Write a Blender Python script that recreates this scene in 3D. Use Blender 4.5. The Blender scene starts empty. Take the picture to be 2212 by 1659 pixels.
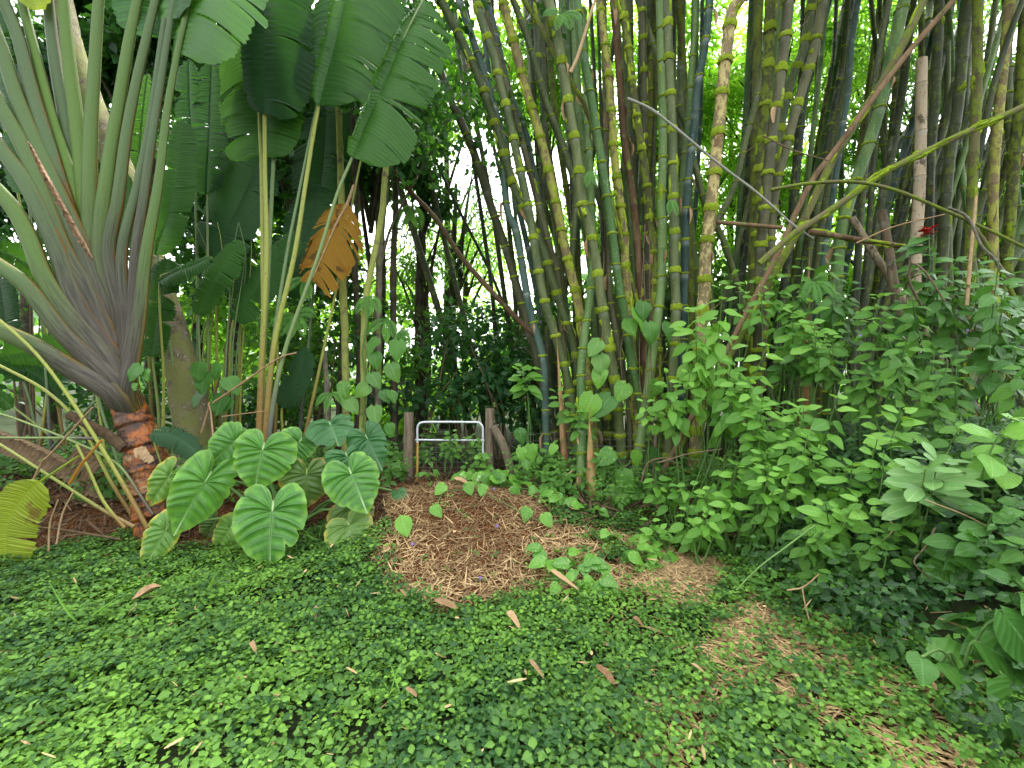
import bpy, math, random
import numpy as np
from mathutils import Vector, Matrix

random.seed(11)
R = np.random.default_rng(11)
scene = bpy.context.scene
col = scene.collection

# ------------------------------------------------------------------ camera, sky, sun, exposure
EYE = 1.5
cam_data = bpy.data.cameras.new('camera')
cam_data.sensor_fit = 'HORIZONTAL'
cam_data.angle = math.radians(100)
cam_data.clip_start = 0.05
cam_data.clip_end = 400
cam = bpy.data.objects.new('camera', cam_data)
col.objects.link(cam)
cam.location = (0, 0, EYE)
cam.rotation_euler = (math.radians(90), 0, 0)
scene.camera = cam

SUN_EL, SUN_AZ = math.radians(64), math.radians(20)      # behind the bamboo, a little to the right
world = bpy.data.worlds.new('World')
scene.world = world
world.use_nodes = True
wn = world.node_tree
wn.nodes.clear()
w_out = wn.nodes.new('ShaderNodeOutputWorld')
w_bg = wn.nodes.new('ShaderNodeBackground')
w_hsv = wn.nodes.new('ShaderNodeHueSaturation')
w_sky = wn.nodes.new('ShaderNodeTexSky')
w_sky.sky_type = 'NISHITA'
w_sky.sun_disc = False
w_sky.sun_elevation = SUN_EL
w_sky.sun_rotation = SUN_AZ
w_sky.air_density = 1.2
w_sky.dust_density = 4.0
w_hsv.inputs['Saturation'].default_value = 0.16          # thin white overcast
w_bg.inputs['Strength'].default_value = 0.135
wn.links.new(w_sky.outputs[0], w_hsv.inputs['Color'])
wn.links.new(w_hsv.outputs[0], w_bg.inputs['Color'])
wn.links.new(w_bg.outputs[0], w_out.inputs['Surface'])

sun_data = bpy.data.lights.new('sun', 'SUN')
sun_data.energy = 1.5
sun_data.angle = math.radians(12)
sun_data.color = (1.0, 0.96, 0.9)
sun = bpy.data.objects.new('sun', sun_data)
col.objects.link(sun)
sd = Vector((math.sin(SUN_AZ) * math.cos(SUN_EL), math.cos(SUN_AZ) * math.cos(SUN_EL), math.sin(SUN_EL)))
sun.rotation_euler = sd.to_track_quat('Z', 'Y').to_euler()

scene.view_settings.view_transform = 'Standard'
scene.view_settings.look = 'None'
scene.view_settings.gamma = 1.0
scene.view_settings.use_curve_mapping = False
scene.view_settings.exposure = 2.75
scene.cycles.max_bounces = 8
scene.cycles.diffuse_bounces = 4
scene.cycles.glossy_bounces = 2
scene.cycles.transmission_bounces = 4
scene.cycles.transparent_max_bounces = 4
scene.cycles.use_denoising = True
scene.cycles.sample_clamp_indirect = 6.0

# ------------------------------------------------------------------ pixel rays (2212 x 1659 view of the photograph) to points
FPX = 1106 / math.tan(math.radians(50))


def P(x, y, d):
    return np.array(((x - 1106) / FPX * d, d, EYE - (y - 829.5) / FPX * d))


def px(n, d):
    return n / FPX * d


def sstep(a, b, x):
    t = np.clip((np.asarray(x, float) - a) / (b - a), 0, 1)
    return t * t * (3 - 2 * t)


EDGE_Y = np.array([-20, 1.0, 1.5, 2.2, 3.3, 4.3, 5.2, 7, 20])
EDGE_X = np.array([1.7, 1.7, 1.75, 1.85, 1.75, 2.2, 3.0, 4.0, 6])


def bank_s(x, y):
    return x - np.interp(y, EDGE_Y, EDGE_X)


def g(x, y):
    x = np.asarray(x, float)
    y = np.asarray(y, float)
    rise = 0.40 * sstep(3.7, 4.9, y)
    m = 0.52 * np.exp(-((x + 0.62) / 1.0) ** 2 - ((y - 4.2) / 0.72) ** 2)
    m2 = 0.13 * np.exp(-((x - 0.5) / 0.9) ** 2 - ((y - 3.7) / 0.55) ** 2)
    h = rise + m * (1 - rise / 0.42) + m2 * (1 - rise / 0.42)
    h = h + 0.85 * sstep(0, 1.5, bank_s(x, y)) * (1 - rise / 0.8)
    h = h + 0.018 * np.sin(2.1 * x + 0.7) * np.sin(1.7 * y + 0.3) + 0.008 * np.sin(6.3 * x) * np.sin(5.1 * y + 1)
    return h


def gz(x, y):
    return float(g(x, y))


def wob(x, y, k=1.0, s=0.0):
    x = np.asarray(x, float) * k + s
    y = np.asarray(y, float) * k - s
    return (np.sin(2.1 * x + 1.3 * y) + np.sin(3.3 * y - 1.7 * x + 1.0) + np.sin(5.2 * x + 2.0) * np.sin(4.7 * y) + np.sin(7.9 * x - 6.1 * y + s) * .6) / 3.0


# ------------------------------------------------------------------ mesh builder
class MB:
    def __init__(self):
        self.v, self.f4, self.f3, self.uv, self.t = [], [], [], [], []
        self.n = 0

    def add(self, v, f, uv=None, t=0.5):
        v = np.asarray(v, float)
        k = len(v)
        f = np.asarray(f, int)
        if f.shape[1] == 4:
            self.f4.append(f + self.n)
        else:
            self.f3.append(f + self.n)
        self.v.append(v)
        self.uv.append(np.zeros((k, 2)) if uv is None else np.asarray(uv, float))
        self.t.append(np.full(k, t) if np.isscalar(t) else np.asarray(t, float))
        self.n += k
        return self

    def mesh(self, name, origin=(0, 0, 0), smooth=True):
        me = bpy.data.meshes.new(name)
        if not self.v:
            return me
        v = np.concatenate(self.v) - np.asarray(origin, float)
        uv = np.concatenate(self.uv)
        t = np.concatenate(self.t)
        f4 = np.concatenate(self.f4) if self.f4 else np.zeros((0, 4), int)
        f3 = np.concatenate(self.f3) if self.f3 else np.zeros((0, 3), int)
        loops = np.concatenate([f4.ravel(), f3.ravel()])
        me.vertices.add(len(v))
        me.vertices.foreach_set('co', v.astype(np.float32).ravel())
        me.loops.add(len(loops))
        me.loops.foreach_set('vertex_index', loops.astype(np.int32))
        n4, n3 = len(f4), len(f3)
        me.polygons.add(n4 + n3)
        st = np.concatenate([np.arange(n4) * 4, n4 * 4 + np.arange(n3) * 3])
        me.polygons.foreach_set('loop_start', st.astype(np.int32))
        if smooth:
            me.polygons.foreach_set('use_smooth', np.ones(n4 + n3, bool))
        ul = me.uv_layers.new(name='UVMap')
        ul.data.foreach_set('uv', uv[loops].astype(np.float32).ravel())
        at = me.attributes.new('tint', 'FLOAT', 'POINT')
        at.data.foreach_set('value', t.astype(np.float32))
        me.update(calc_edges=True)
        me.validate()
        return me


def link(name, me, m=None, parent=None):
    if m is not None:
        if len(me.materials) == 0:
            me.materials.append(m)
    o = bpy.data.objects.new(name, me)
    col.objects.link(o)
    if parent is not None:
        o.parent = parent
    return o


LABELS = {}


def tag(o, label, cat, group=None):
    o['label'] = label
    o['category'] = cat
    if group:
        o['group'] = group
    return o


class Thing:
    def __init__(self, name, label, cat, loc, group=None):
        self.o = bpy.data.objects.new(name, None)
        self.o.empty_display_size = 0.1
        col.objects.link(self.o)
        self.base = np.asarray(loc, float)
        self.o.location = tuple(self.base)
        tag(self.o, label, cat, group)

    def part(self, name, mb, m, parent=None, smooth=True, stuff=False, label=None):
        o = link(name, mb.mesh(name, self.base, smooth), m, parent or self.o)
        if stuff:
            o['kind'] = 'stuff'
        if label:
            o['label'] = label
        return o

    def inst(self, name, me, M, parent=None):
        """M: 4x4 world matrix"""
        o = bpy.data.objects.new(name, me)
        col.objects.link(o)
        o.parent = parent or self.o
        M = M.copy()
        M.translation = M.translation - Vector(self.base)
        o.matrix_basis = M
        return o


def solo(name, mb, m, label, cat, loc, group=None, smooth=True):
    o = link(name, mb.mesh(name, loc, smooth), m)
    o.location = tuple(loc)
    return tag(o, label, cat, group)


def stuff(name, mb, m, smooth=True):
    o = link(name, mb.mesh(name, (0, 0, 0), smooth), m)
    o['kind'] = 'stuff'
    return o


def nrm(v):
    v = np.asarray(v, float)
    return v / (np.linalg.norm(v, axis=-1, keepdims=True) + 1e-12)


def frames(d, n):
    """leaf axes: y = d, z near n; arrays (N,3) -> (N,3,3) with columns x,y,z"""
    y = nrm(d)
    z = np.asarray(n, float)
    z = nrm(z - (z * y).sum(-1, keepdims=True) * y)
    x = np.cross(y, z)
    return np.stack([x, y, z], -1)


def mat4(p, d, n, s, sx=1.0):
    A = frames(np.asarray(d, float)[None], np.asarray(n, float)[None])[0]
    if np.isscalar(s):
        s = (s * sx, s, s)
    A = A * np.asarray(s)[None, :]
    M = Matrix.Identity(4)
    for i in range(3):
        for j in range(3):
            M[i][j] = A[i, j]
    M.translation = Vector(p)
    return M


def scatter(mb, tpl, pos, A, scale, tint, sx=None):
    """tpl=(V,F,UV); pos (N,3); A (N,3,3); scale (N,)"""
    V, F, UV = tpl
    n = len(pos)
    if n == 0:
        return
    Vs = np.broadcast_to(V[None], (n,) + V.shape) * np.asarray(scale)[:, None, None]
    if sx is not None:
        Vs = Vs * np.stack([sx, np.ones(n), np.ones(n)], -1)[:, None, :]
    W = np.einsum('nij,nkj->nki', A, Vs) + np.asarray(pos)[:, None, :]
    k = len(V)
    Fs = (F[None] + (np.arange(n) * k)[:, None, None]).reshape(-1, F.shape[1])
    mb.add(W.reshape(-1, 3), Fs, np.tile(UV, (n, 1)), np.repeat(tint, k))


def spline(pts, n):
    pts = np.asarray(pts, float)
    k = len(pts)
    if k == 2:
        t = np.linspace(0, 1, n)[:, None]
        return pts[0] * (1 - t) + pts[1] * t
    ext = np.vstack([2 * pts[0] - pts[1], pts, 2 * pts[-1] - pts[-2]])
    seg = np.linalg.norm(np.diff(pts, axis=0), axis=1)
    s = np.concatenate([[0], np.cumsum(seg)])
    q = np.linspace(0, s[-1], n)
    i = np.clip(np.searchsorted(s, q, side='right') - 1, 0, k - 2)
    t = ((q - s[i]) / seg[i])[:, None]
    p0, p1, p2, p3 = ext[i], ext[i + 1], ext[i + 2], ext[i + 3]
    return 0.5 * ((2 * p1) + (-p0 + p2) * t + (2 * p0 - 5 * p1 + 4 * p2 - p3) * t ** 2 + (-p0 + 3 * p1 - 3 * p2 + p3) * t ** 3)


def arclen(p):
    return np.concatenate([[0], np.cumsum(np.linalg.norm(np.diff(p, axis=0), axis=1))])


def at_len(p, s, q):
    return np.stack([np.interp(q, s, p[:, i]) for i in range(3)], -1)


def tube(mb, pts, rad, k=8, ratio=None, axis=None, cap=True, jit=0.0, tint=0.5, vlen=None):
    """tube along pts; rad scalar/array; ratio<1 flattens along `axis` (thickness axis)"""
    pts = np.asarray(pts, float)
    n = len(pts)
    rad = np.broadcast_to(np.asarray(rad, float), (n,))
    T = nrm(np.gradient(pts, axis=0))
    if axis is None:
        axis = np.array((0, 0, 1.0)) if abs(T[0, 2]) < 0.8 else np.array((0, 1.0, 0))
    a = np.asarray(axis, float)
    N = nrm(a[None] - (T @ a)[:, None] * T)
    B = np.cross(T, N)
    th = np.linspace(0, 2 * math.pi, k, endpoint=False)
    rr = 1.0 if ratio is None else ratio
    ca, sa = np.cos(th), np.sin(th)
    r2 = rad[:, None] * (1 + jit * R.standard_normal((n, k)))
    V = pts[:, None, :] + r2[..., None] * (sa[None, :, None] * B[:, None, :] + rr * ca[None, :, None] * N[:, None, :])
    s = arclen(pts)
    vv = s if vlen is None else s / max(s[-1], 1e-6)
    UV = np.stack([np.broadcast_to(np.linspace(0, 1, k, endpoint=False)[None], (n, k)), np.broadcast_to(vv[:, None], (n, k))], -1)
    i = np.arange(n - 1)[:, None] * k
    j = np.arange(k)[None]
    j2 = (np.arange(k)[None] + 1) % k
    F = np.stack([i + j, i + j2, i + k + j2, i + k + j], -1).reshape(-1, 4)
    tv = tint if np.isscalar(tint) else np.repeat(np.asarray(tint), k)
    mb.add(V.reshape(-1, 3), F, UV.reshape(-1, 2), tv)
    if cap:
        for e, q in ((0, -1), (n - 1, 1)):
            ring = V[e]
            c = ring.mean(0)
            VV = np.vstack([ring, c[None]])
            idx = np.arange(k)
            nx = (idx + 1) % k
            FF = np.stack([nx, idx, np.full(k, k)], -1) if q < 0 else np.stack([idx, nx, np.full(k, k)], -1)
            mb.add(VV, FF, np.full((k + 1, 2), 0.5), tv if np.isscalar(tv) else tv[e * k])
    return mb


# ------------------------------------------------------------------ materials
class NT:
    def __init__(self, name):
        self.m = bpy.data.materials.new(name)
        self.m.use_nodes = True
        self.t = self.m.node_tree
        self.t.nodes.clear()
        self.out = self.t.nodes.new('ShaderNodeOutputMaterial')

    def n(self, kind, **kw):
        nd = self.t.nodes.new(kind)
        for k, v in kw.items():
            setattr(nd, k, v)
        return nd

    def l(self, a, b):
        self.t.links.new(a, b)

    def val(self, s, sock):
        if isinstance(s, (int, float)):
            sock.default_value = s
        elif isinstance(s, tuple):
            sock.default_value = s if len(s) == 4 else s + (1,)
        else:
            self.l(s, sock)

    def math(self, op, a, b=0.0, c=None, clamp=False):
        nd = self.n('ShaderNodeMath', operation=op, use_clamp=clamp)
        self.val(a, nd.inputs[0])
        self.val(b, nd.inputs[1])
        if c is not None:
            self.val(c, nd.inputs[2])
        return nd.outputs[0]

    def mix(self, f, a, b, blend='MIX'):
        nd = self.n('ShaderNodeMix', data_type='RGBA', blend_type=blend)
        self.val(f, nd.inputs[0])
        self.val(a, nd.inputs[6])
        self.val(b, nd.inputs[7])
        return nd.outputs[2]

    def rng(self, v, a, b, c=0.0, d=1.0, smooth=True):
        nd = self.n('ShaderNodeMapRange', interpolation_type='SMOOTHSTEP' if smooth else 'LINEAR')
        self.val(v, nd.inputs[0])
        for i, q in enumerate((a, b, c, d)):
            nd.inputs[i + 1].default_value = q
        return nd.outputs[0]

    def noise(self, scale, detail=3, rough=0.55, vec=None, out='Fac'):
        nd = self.n('ShaderNodeTexNoise')
        nd.inputs['Scale'].default_value = scale
        nd.inputs['Detail'].default_value = detail
        nd.inputs['Roughness'].default_value = rough
        if vec is not None:
            self.l(vec, nd.inputs['Vector'])
        return nd.outputs[out]

    def voro(self, scale, vec=None, feature='F1'):
        nd = self.n('ShaderNodeTexVoronoi', feature=feature)
        nd.inputs['Scale'].default_value = scale
        if vec is not None:
            self.l(vec, nd.inputs['Vector'])
        return nd.outputs['Distance']

    def coord(self, which='Object'):
        return self.n('ShaderNodeTexCoord').outputs[which]

    def scale(self, vec, s):
        nd = self.n('ShaderNodeMapping')
        self.l(vec, nd.inputs['Vector'])
        nd.inputs['Scale'].default_value = s
        return nd.outputs[0]

    def sep(self, vec):
        nd = self.n('ShaderNodeSeparateXYZ')
        self.l(vec, nd.inputs[0])
        return nd.outputs

    def tint(self):
        return self.n('ShaderNodeAttribute', attribute_name='tint').outputs['Fac']

    def orand(self):
        return self.n('ShaderNodeObjectInfo').outputs['Random']

    def bump(self, h, strength=0.3, dist=0.01):
        nd = self.n('ShaderNodeBump')
        nd.inputs['Strength'].default_value = strength
        nd.inputs['Distance'].default_value = dist
        self.l(h, nd.inputs['Height'])
        return nd.outputs[0]

    def pbr(self, colr, rough=0.6, spec=0.4, normal=None, metallic=0.0, trans=0.0, tcol=None):
        b = self.n('ShaderNodeBsdfPrincipled')
        self.val(colr, b.inputs['Base Color'])
        self.val(rough, b.inputs['Roughness'])
        self.val(spec, b.inputs['Specular IOR Level'])
        b.inputs['Metallic'].default_value = metallic
        if normal is not None:
            self.l(normal, b.inputs['Normal'])
        sh = b.outputs[0]
        if trans:
            t = self.n('ShaderNodeBsdfTranslucent')
            self.val(tcol if tcol is not None else colr, t.inputs['Color'])
            if normal is not None:
                self.l(normal, t.inputs['Normal'])
            mx = self.n('ShaderNodeMixShader')
            mx.inputs[0].default_value = trans
            self.l(sh, mx.inputs[1])
            self.l(t.outputs[0], mx.inputs[2])
            sh = mx.outputs[0]
        self.l(sh, self.out.inputs['Surface'])
        return self.m


def leaf_mat(name, a, b, tcol, trans=0.35, rough=0.45, spec=0.45, rnd=0.6, midrib=None, ribs=0, patch=None, rim=None, spots=None, veinlight=0.0):
    """a..b: colour range by tint + per-object random; uv.x across (0..1), uv.y along"""
    q = NT(name)
    f = q.math('ADD', q.math('MULTIPLY', q.orand(), rnd), q.math('MULTIPLY', q.tint(), 1.0 - rnd * 0.5))
    co = q.coord('Object')
    nz = q.noise(9, 2, vec=co)
    f = q.math('ADD', f, q.math('MULTIPLY', q.math('SUBTRACT', nz, 0.5), 0.5), clamp=True)
    c = q.mix(f, a, b)
    tc = q.mix(f, tuple(x * 0.75 for x in tcol), tcol)
    uv = q.sep(q.coord('UV'))
    hh = None
    ax = q.math('ABSOLUTE', q.math('SUBTRACT', uv[0], 0.5))
    if ribs:
        ph = q.math('MULTIPLY', q.math('SUBTRACT', uv[1], q.math('MULTIPLY', ax, 0.55 if ribs < 30 else 0.0)), ribs)
        fr = q.math('ABSOLUTE', q.math('SUBTRACT', q.math('FRACT', ph), 0.5))      # 0.5 at the vein
        hh = q.rng(fr, 0.1, 0.5)
        if veinlight:
            c = q.mix(q.math('MULTIPLY', q.rng(fr, 0.40, 0.5), veinlight), c, midrib or b)
    if patch:
        pm = q.rng(q.noise(patch[1], 4, vec=co), 0.56, 0.66)
        c = q.mix(q.math('MULTIPLY', pm, 0.85), c, patch[0])
        tc = q.mix(q.math('MULTIPLY', pm, 0.85), tc, patch[0])
    if spots:
        sm = q.rng(q.voro(spots[1], vec=co), 0.12, 0.26, 1, 0)
        c = q.mix(q.math('MULTIPLY', sm, 0.8), c, spots[0])
    if rim:
        rm = q.math('MULTIPLY', q.rng(q.math('ADD', ax, q.math('MULTIPLY', nz, 0.12)), 0.44, 0.56), 0.9)
        c = q.mix(rm, c, rim)
        tc = q.mix(rm, tc, rim)
    if midrib:
        c = q.mix(q.rng(ax, 0.012, 0.035, 0.85, 0), c, midrib)
    nor = q.bump(hh, 0.18 if ribs < 30 else 0.3, 0.008) if hh is not None else None
    return q.pbr(c, rough, spec, nor, trans=trans, tcol=tc)


def bark_mat(name, a, b, moss=None, mossamt=0.5, scale=14, stretch=(1, 1, 0.25), rough=0.85, speck=None, bump=0.6):
    q = NT(name)
    co = q.coord('Object')
    sc = q.scale(co, stretch)
    n1 = q.noise(scale, 5, 0.65, sc)
    c = q.mix(q.rng(n1, 0.3, 0.7), a, b)
    if speck:
        c = q.mix(q.math('MULTIPLY', q.rng(q.noise(scale * 3, 2, vec=co), 0.62, 0.68), 0.8), c, speck)
    if moss:
        mm = q.rng(q.noise(scale * 0.45, 5, 0.7, co), 0.62 - mossamt * 0.3, 0.72 - mossamt * 0.3)
        c = q.mix(mm, c, moss)
    n2 = q.noise(scale * 4, 4, 0.6, sc)
    h = q.math('ADD', n1, q.math('MULTIPLY', n2, 0.5))
    return q.pbr(c, rough, 0.2, q.bump(h, bump, 0.02))


def culm_mat(name, a, b, speck=(0.5, 0.55, 0.45), speckamt=0.5, lichen=None, lichenamt=0.0, bloom=0.25, rough=0.5):
    q = NT(name)
    co = q.coord('Object')
    rnd = q.orand()
    off = q.n('ShaderNodeVectorMath', operation='ADD')
    q.l(co, off.inputs[0])
    cmb = q.n('ShaderNodeCombineXYZ')
    q.l(q.math('MULTIPLY', rnd, 37.0), cmb.inputs[0])
    q.l(q.math('MULTIPLY', rnd, 11.0), cmb.inputs[1])
    q.l(cmb.outputs[0], off.inputs[1])
    co = off.outputs[0]
    st = q.scale(co, (1, 1, 0.16))
    f = q.math('ADD', q.noise(9, 4, 0.6, st), q.math('MULTIPLY', q.math('SUBTRACT', rnd, 0.5), 0.35))
    c = q.mix(q.rng(f, 0.32, 0.68), a, b)
    sm = q.rng(q.noise(75, 2, 0.5, q.scale(co, (1, 1, 0.55))), 0.62, 0.72)
    c = q.mix(q.math('MULTIPLY', sm, speckamt), c, speck)
    tn = q.tint()                                        # 0 just above a node .. 1 just below the next
    if bloom:
        w = q.math('MULTIPLY', q.rng(tn, 0.72, 0.98), q.rng(q.noise(6, 3, vec=co), 0.4, 0.65, 0, bloom))
        c = q.mix(w, c, (0.42, 0.46, 0.42))
    c = q.mix(q.rng(tn, 0.0, 0.03, 0.7, 0), c, (0.03, 0.03, 0.02))
    h = q.noise(60, 4, 0.6, st)
    if lichen:
        lm = q.rng(q.noise(11, 6, 0.72, q.scale(co, (1, 1, 0.6))), 0.60 - lichenamt * 0.2, 0.66 - lichenamt * 0.2)
        lc = q.mix(q.noise(50, 3, vec=co), tuple(x * 0.5 for x in lichen), tuple(min(1, x * 1.3) for x in lichen))
        c = q.mix(lm, c, lc)
        h = q.math('ADD', h, q.math('MULTIPLY', lm, q.math('ADD', 1.0, q.noise(120, 2, vec=co))))
    return q.pbr(c, rough, 0.2, q.bump(h, 0.35, 0.008))


def plain(name, a, b, scale=20, rough=0.8, spec=0.3, metallic=0.0, trans=0.0, bump=0.3, rnd=0.5, stretch=(1, 1, 1)):
    q = NT(name)
    co = q.scale(q.coord('Object'), stretch)
    n1 = q.noise(scale, 4, 0.6, co)
    f = q.math('ADD', q.math('MULTIPLY', q.tint(), rnd), q.math('MULTIPLY', q.math('SUBTRACT', q.orand(), 0.5), rnd * 0.7))
    f = q.math('ADD', f, q.math('MULTIPLY', q.math('SUBTRACT', n1, 0.5), 1.2), clamp=True)
    c = q.mix(f, a, b)
    return q.pbr(c, rough, spec, q.bump(n1, bump, 0.01), metallic, trans)


G = {}
G['ground_leaf'] = leaf_mat('ground_leaf', (0.026, 0.080, 0.024), (0.170, 0.350, 0.045), (0.24, 0.45, 0.03), 0.25, 0.45, 0.18, rnd=0.0, midrib=(0.12, 0.26, 0.08), ribs=5)
G['weed_leaf'] = leaf_mat('weed_leaf', (0.030, 0.100, 0.020), (0.11, 0.26, 0.032), (0.19, 0.42, 0.04), 0.28, 0.44, 0.18, rnd=0.5, midrib=(0.1, 0.24, 0.08), ribs=5)
G['bank_leaf'] = leaf_mat('bank_leaf', (0.013, 0.045, 0.016), (0.055, 0.15, 0.028), (0.13, 0.32, 0.03), 0.25, 0.36, 0.3, rnd=0.0, midrib=(0.07, 0.17, 0.05), ribs=5)
G['shrub_leaf'] = leaf_mat('shrub_leaf', (0.045, 0.15, 0.022), (0.135, 0.33, 0.035), (0.22, 0.50, 0.05), 0.32, 0.38, 0.27, rnd=0.6, midrib=(0.17, 0.36, 0.1), ribs=9, veinlight=0.25)
G['fresh_leaf'] = leaf_mat('fresh_leaf', (0.10, 0.29, 0.04), (0.20, 0.42, 0.06), (0.33, 0.62, 0.06), 0.36, 0.38, 0.27, rnd=0.6, midrib=(0.25, 0.46, 0.12), ribs=9, veinlight=0.25)
G['broad_leaf'] = leaf_mat('broad_leaf', (0.030, 0.11, 0.022), (0.08, 0.215, 0.032), (0.14, 0.36, 0.04), 0.28, 0.36, 0.28, rnd=0.7, midrib=(0.12, 0.28, 0.08), ribs=10, veinlight=0.2)
G['pale_leaf'] = leaf_mat('pale_leaf', (0.10, 0.24, 0.07), (0.17, 0.33, 0.10), (0.25, 0.48, 0.08), 0.25, 0.4, 0.30, rnd=0.7, midrib=(0.35, 0.52, 0.2))
G['pothos'] = leaf_mat('pothos', (0.035, 0.15, 0.025), (0.12, 0.32, 0.04), (0.22, 0.5, 0.04), 0.3, 0.28, 0.30, rnd=0.8, midrib=(0.2, 0.4, 0.08), patch=((0.42, 0.5, 0.10), 14))
G['spotted_pothos'] = leaf_mat('spotted_pothos', (0.06, 0.17, 0.04), (0.13, 0.29, 0.05), (0.25, 0.5, 0.05), 0.3, 0.35, 0.30, rnd=0.8, midrib=(0.2, 0.38, 0.1), spots=((0.32, 0.42, 0.2), 45))
G['dark_leaf'] = leaf_mat('dark_leaf', (0.012, 0.05, 0.018), (0.035, 0.115, 0.03), (0.10, 0.30, 0.03), 0.30, 0.40, 0.24, rnd=0.3)  # darker copy for shaded foliage, the shade put into the colour
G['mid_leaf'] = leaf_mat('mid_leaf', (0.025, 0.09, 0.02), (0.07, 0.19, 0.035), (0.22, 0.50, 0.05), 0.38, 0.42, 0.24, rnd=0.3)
G['bright_leaf'] = leaf_mat('bright_leaf', (0.06, 0.17, 0.02), (0.15, 0.32, 0.04), (0.42, 0.80, 0.06), 0.55, 0.5, 0.18, rnd=0.3)  # brighter copy for backlit foliage, the light put into the colour
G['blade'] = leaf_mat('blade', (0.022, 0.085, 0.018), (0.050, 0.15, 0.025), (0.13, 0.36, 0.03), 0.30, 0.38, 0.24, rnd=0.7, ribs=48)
G['dark_blade'] = leaf_mat('dark_blade', (0.012, 0.045, 0.02), (0.03, 0.09, 0.03), (0.07, 0.22, 0.03), 0.25, 0.38, 0.24, rnd=0.7, ribs=48)  # shaded copy of the blade, shade painted into its green
G['lit_blade'] = leaf_mat('lit_blade', (0.05, 0.15, 0.02), (0.11, 0.26, 0.03), (0.30, 0.58, 0.03), 0.42, 0.36, 0.24, rnd=0.7, ribs=48)  # lit copy of the blade, light painted into its green
G['yellow_blade'] = leaf_mat('yellow_blade', (0.18, 0.28, 0.02), (0.28, 0.36, 0.03), (0.5, 0.6, 0.04), 0.35, 0.4, 0.24, rnd=0.5, ribs=48, patch=((0.22, 0.15, 0.035), 6))
G['orange_blade'] = leaf_mat('orange_blade', (0.36, 0.18, 0.025), (0.48, 0.27, 0.045), (0.8, 0.45, 0.06), 0.45, 0.6, 0.18, rnd=0.5, ribs=48, patch=((0.16, 0.075, 0.025), 5))
G['fern'] = leaf_mat('fern', (0.06, 0.18, 0.04), (0.13, 0.31, 0.06), (0.25, 0.5, 0.06), 0.35, 0.5, 0.18, rnd=0.5)
G['flower'] = plain('purple_petal', (0.32, 0.22, 0.6), (0.5, 0.4, 0.75), 30, 0.6, trans=0.3)
G['red_flower'] = plain('red_petal', (0.45, 0.02, 0.02), (0.6, 0.05, 0.03), 30, 0.5, trans=0.2)
G['chip'] = plain('bamboo_chip', (0.050, 0.018, 0.006), (0.50, 0.355, 0.175), 60, 0.85, 0.15, rnd=1.0, bump=0.3)
G['sheath'] = plain('dry_sheath', (0.20, 0.115, 0.055), (0.52, 0.37, 0.21), 26, 0.8, 0.2, rnd=0.9, bump=0.5)
G['dead_sheath'] = plain('dead_stalk_sheath', (0.13, 0.07, 0.035), (0.46, 0.31, 0.18), 12, 0.8, 0.2, rnd=0.8, bump=0.5, stretch=(1, 1, .5))
G['dead_leaf'] = plain('dead_leaf', (0.030, 0.019, 0.011), (0.20, 0.135, 0.075), 18, 0.9, 0.15, rnd=0.95, bump=0.7)
G['stem'] = plain('green_stem', (0.06, 0.14, 0.03), (0.14, 0.24, 0.06), 20, 0.6, rnd=0.5)
G['twig'] = plain('twig', (0.10, 0.065, 0.04), (0.30, 0.22, 0.14), 30, 0.85, rnd=0.6)
G['petiole_green'] = plain('petiole_green', (0.10, 0.20, 0.05), (0.17, 0.27, 0.07), 14, 0.5, rnd=0.4)
G['lichen_branch'] = plain('lichened_branch', (0.10, 0.09, 0.06), (0.45, 0.46, 0.40), 35, 0.9, rnd=0.3)
G['white_stick'] = plain('pale_lichen_stick', (0.24, 0.24, 0.20), (0.55, 0.56, 0.50), 60, 0.9, rnd=0.3)
G['moss'] = plain('moss', (0.16, 0.24, 0.014), (0.40, 0.52, 0.05), 90, 0.95, 0.1, rnd=0.7, bump=1.0)
G['post'] = bark_mat('weathered_post', (0.10, 0.075, 0.05), (0.25, 0.20, 0.14), (0.12, 0.15, 0.05), 0.15, 16, (3, 3, 0.2))
G['galv'] = plain('galvanised_pipe', (0.50, 0.54, 0.56), (0.72, 0.75, 0.76), 25, 0.45, 0.5, 0.35, rnd=0.4, bump=0.1)
G['yellow_pipe'] = plain('yellow_rusty_pipe', (0.36, 0.24, 0.06), (0.58, 0.42, 0.10), 30, 0.7, rnd=0.4)
G['wire'] = plain('wire', (0.13, 0.12, 0.10), (0.26, 0.25, 0.23), 30, 0.6, metallic=0.4)

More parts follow.
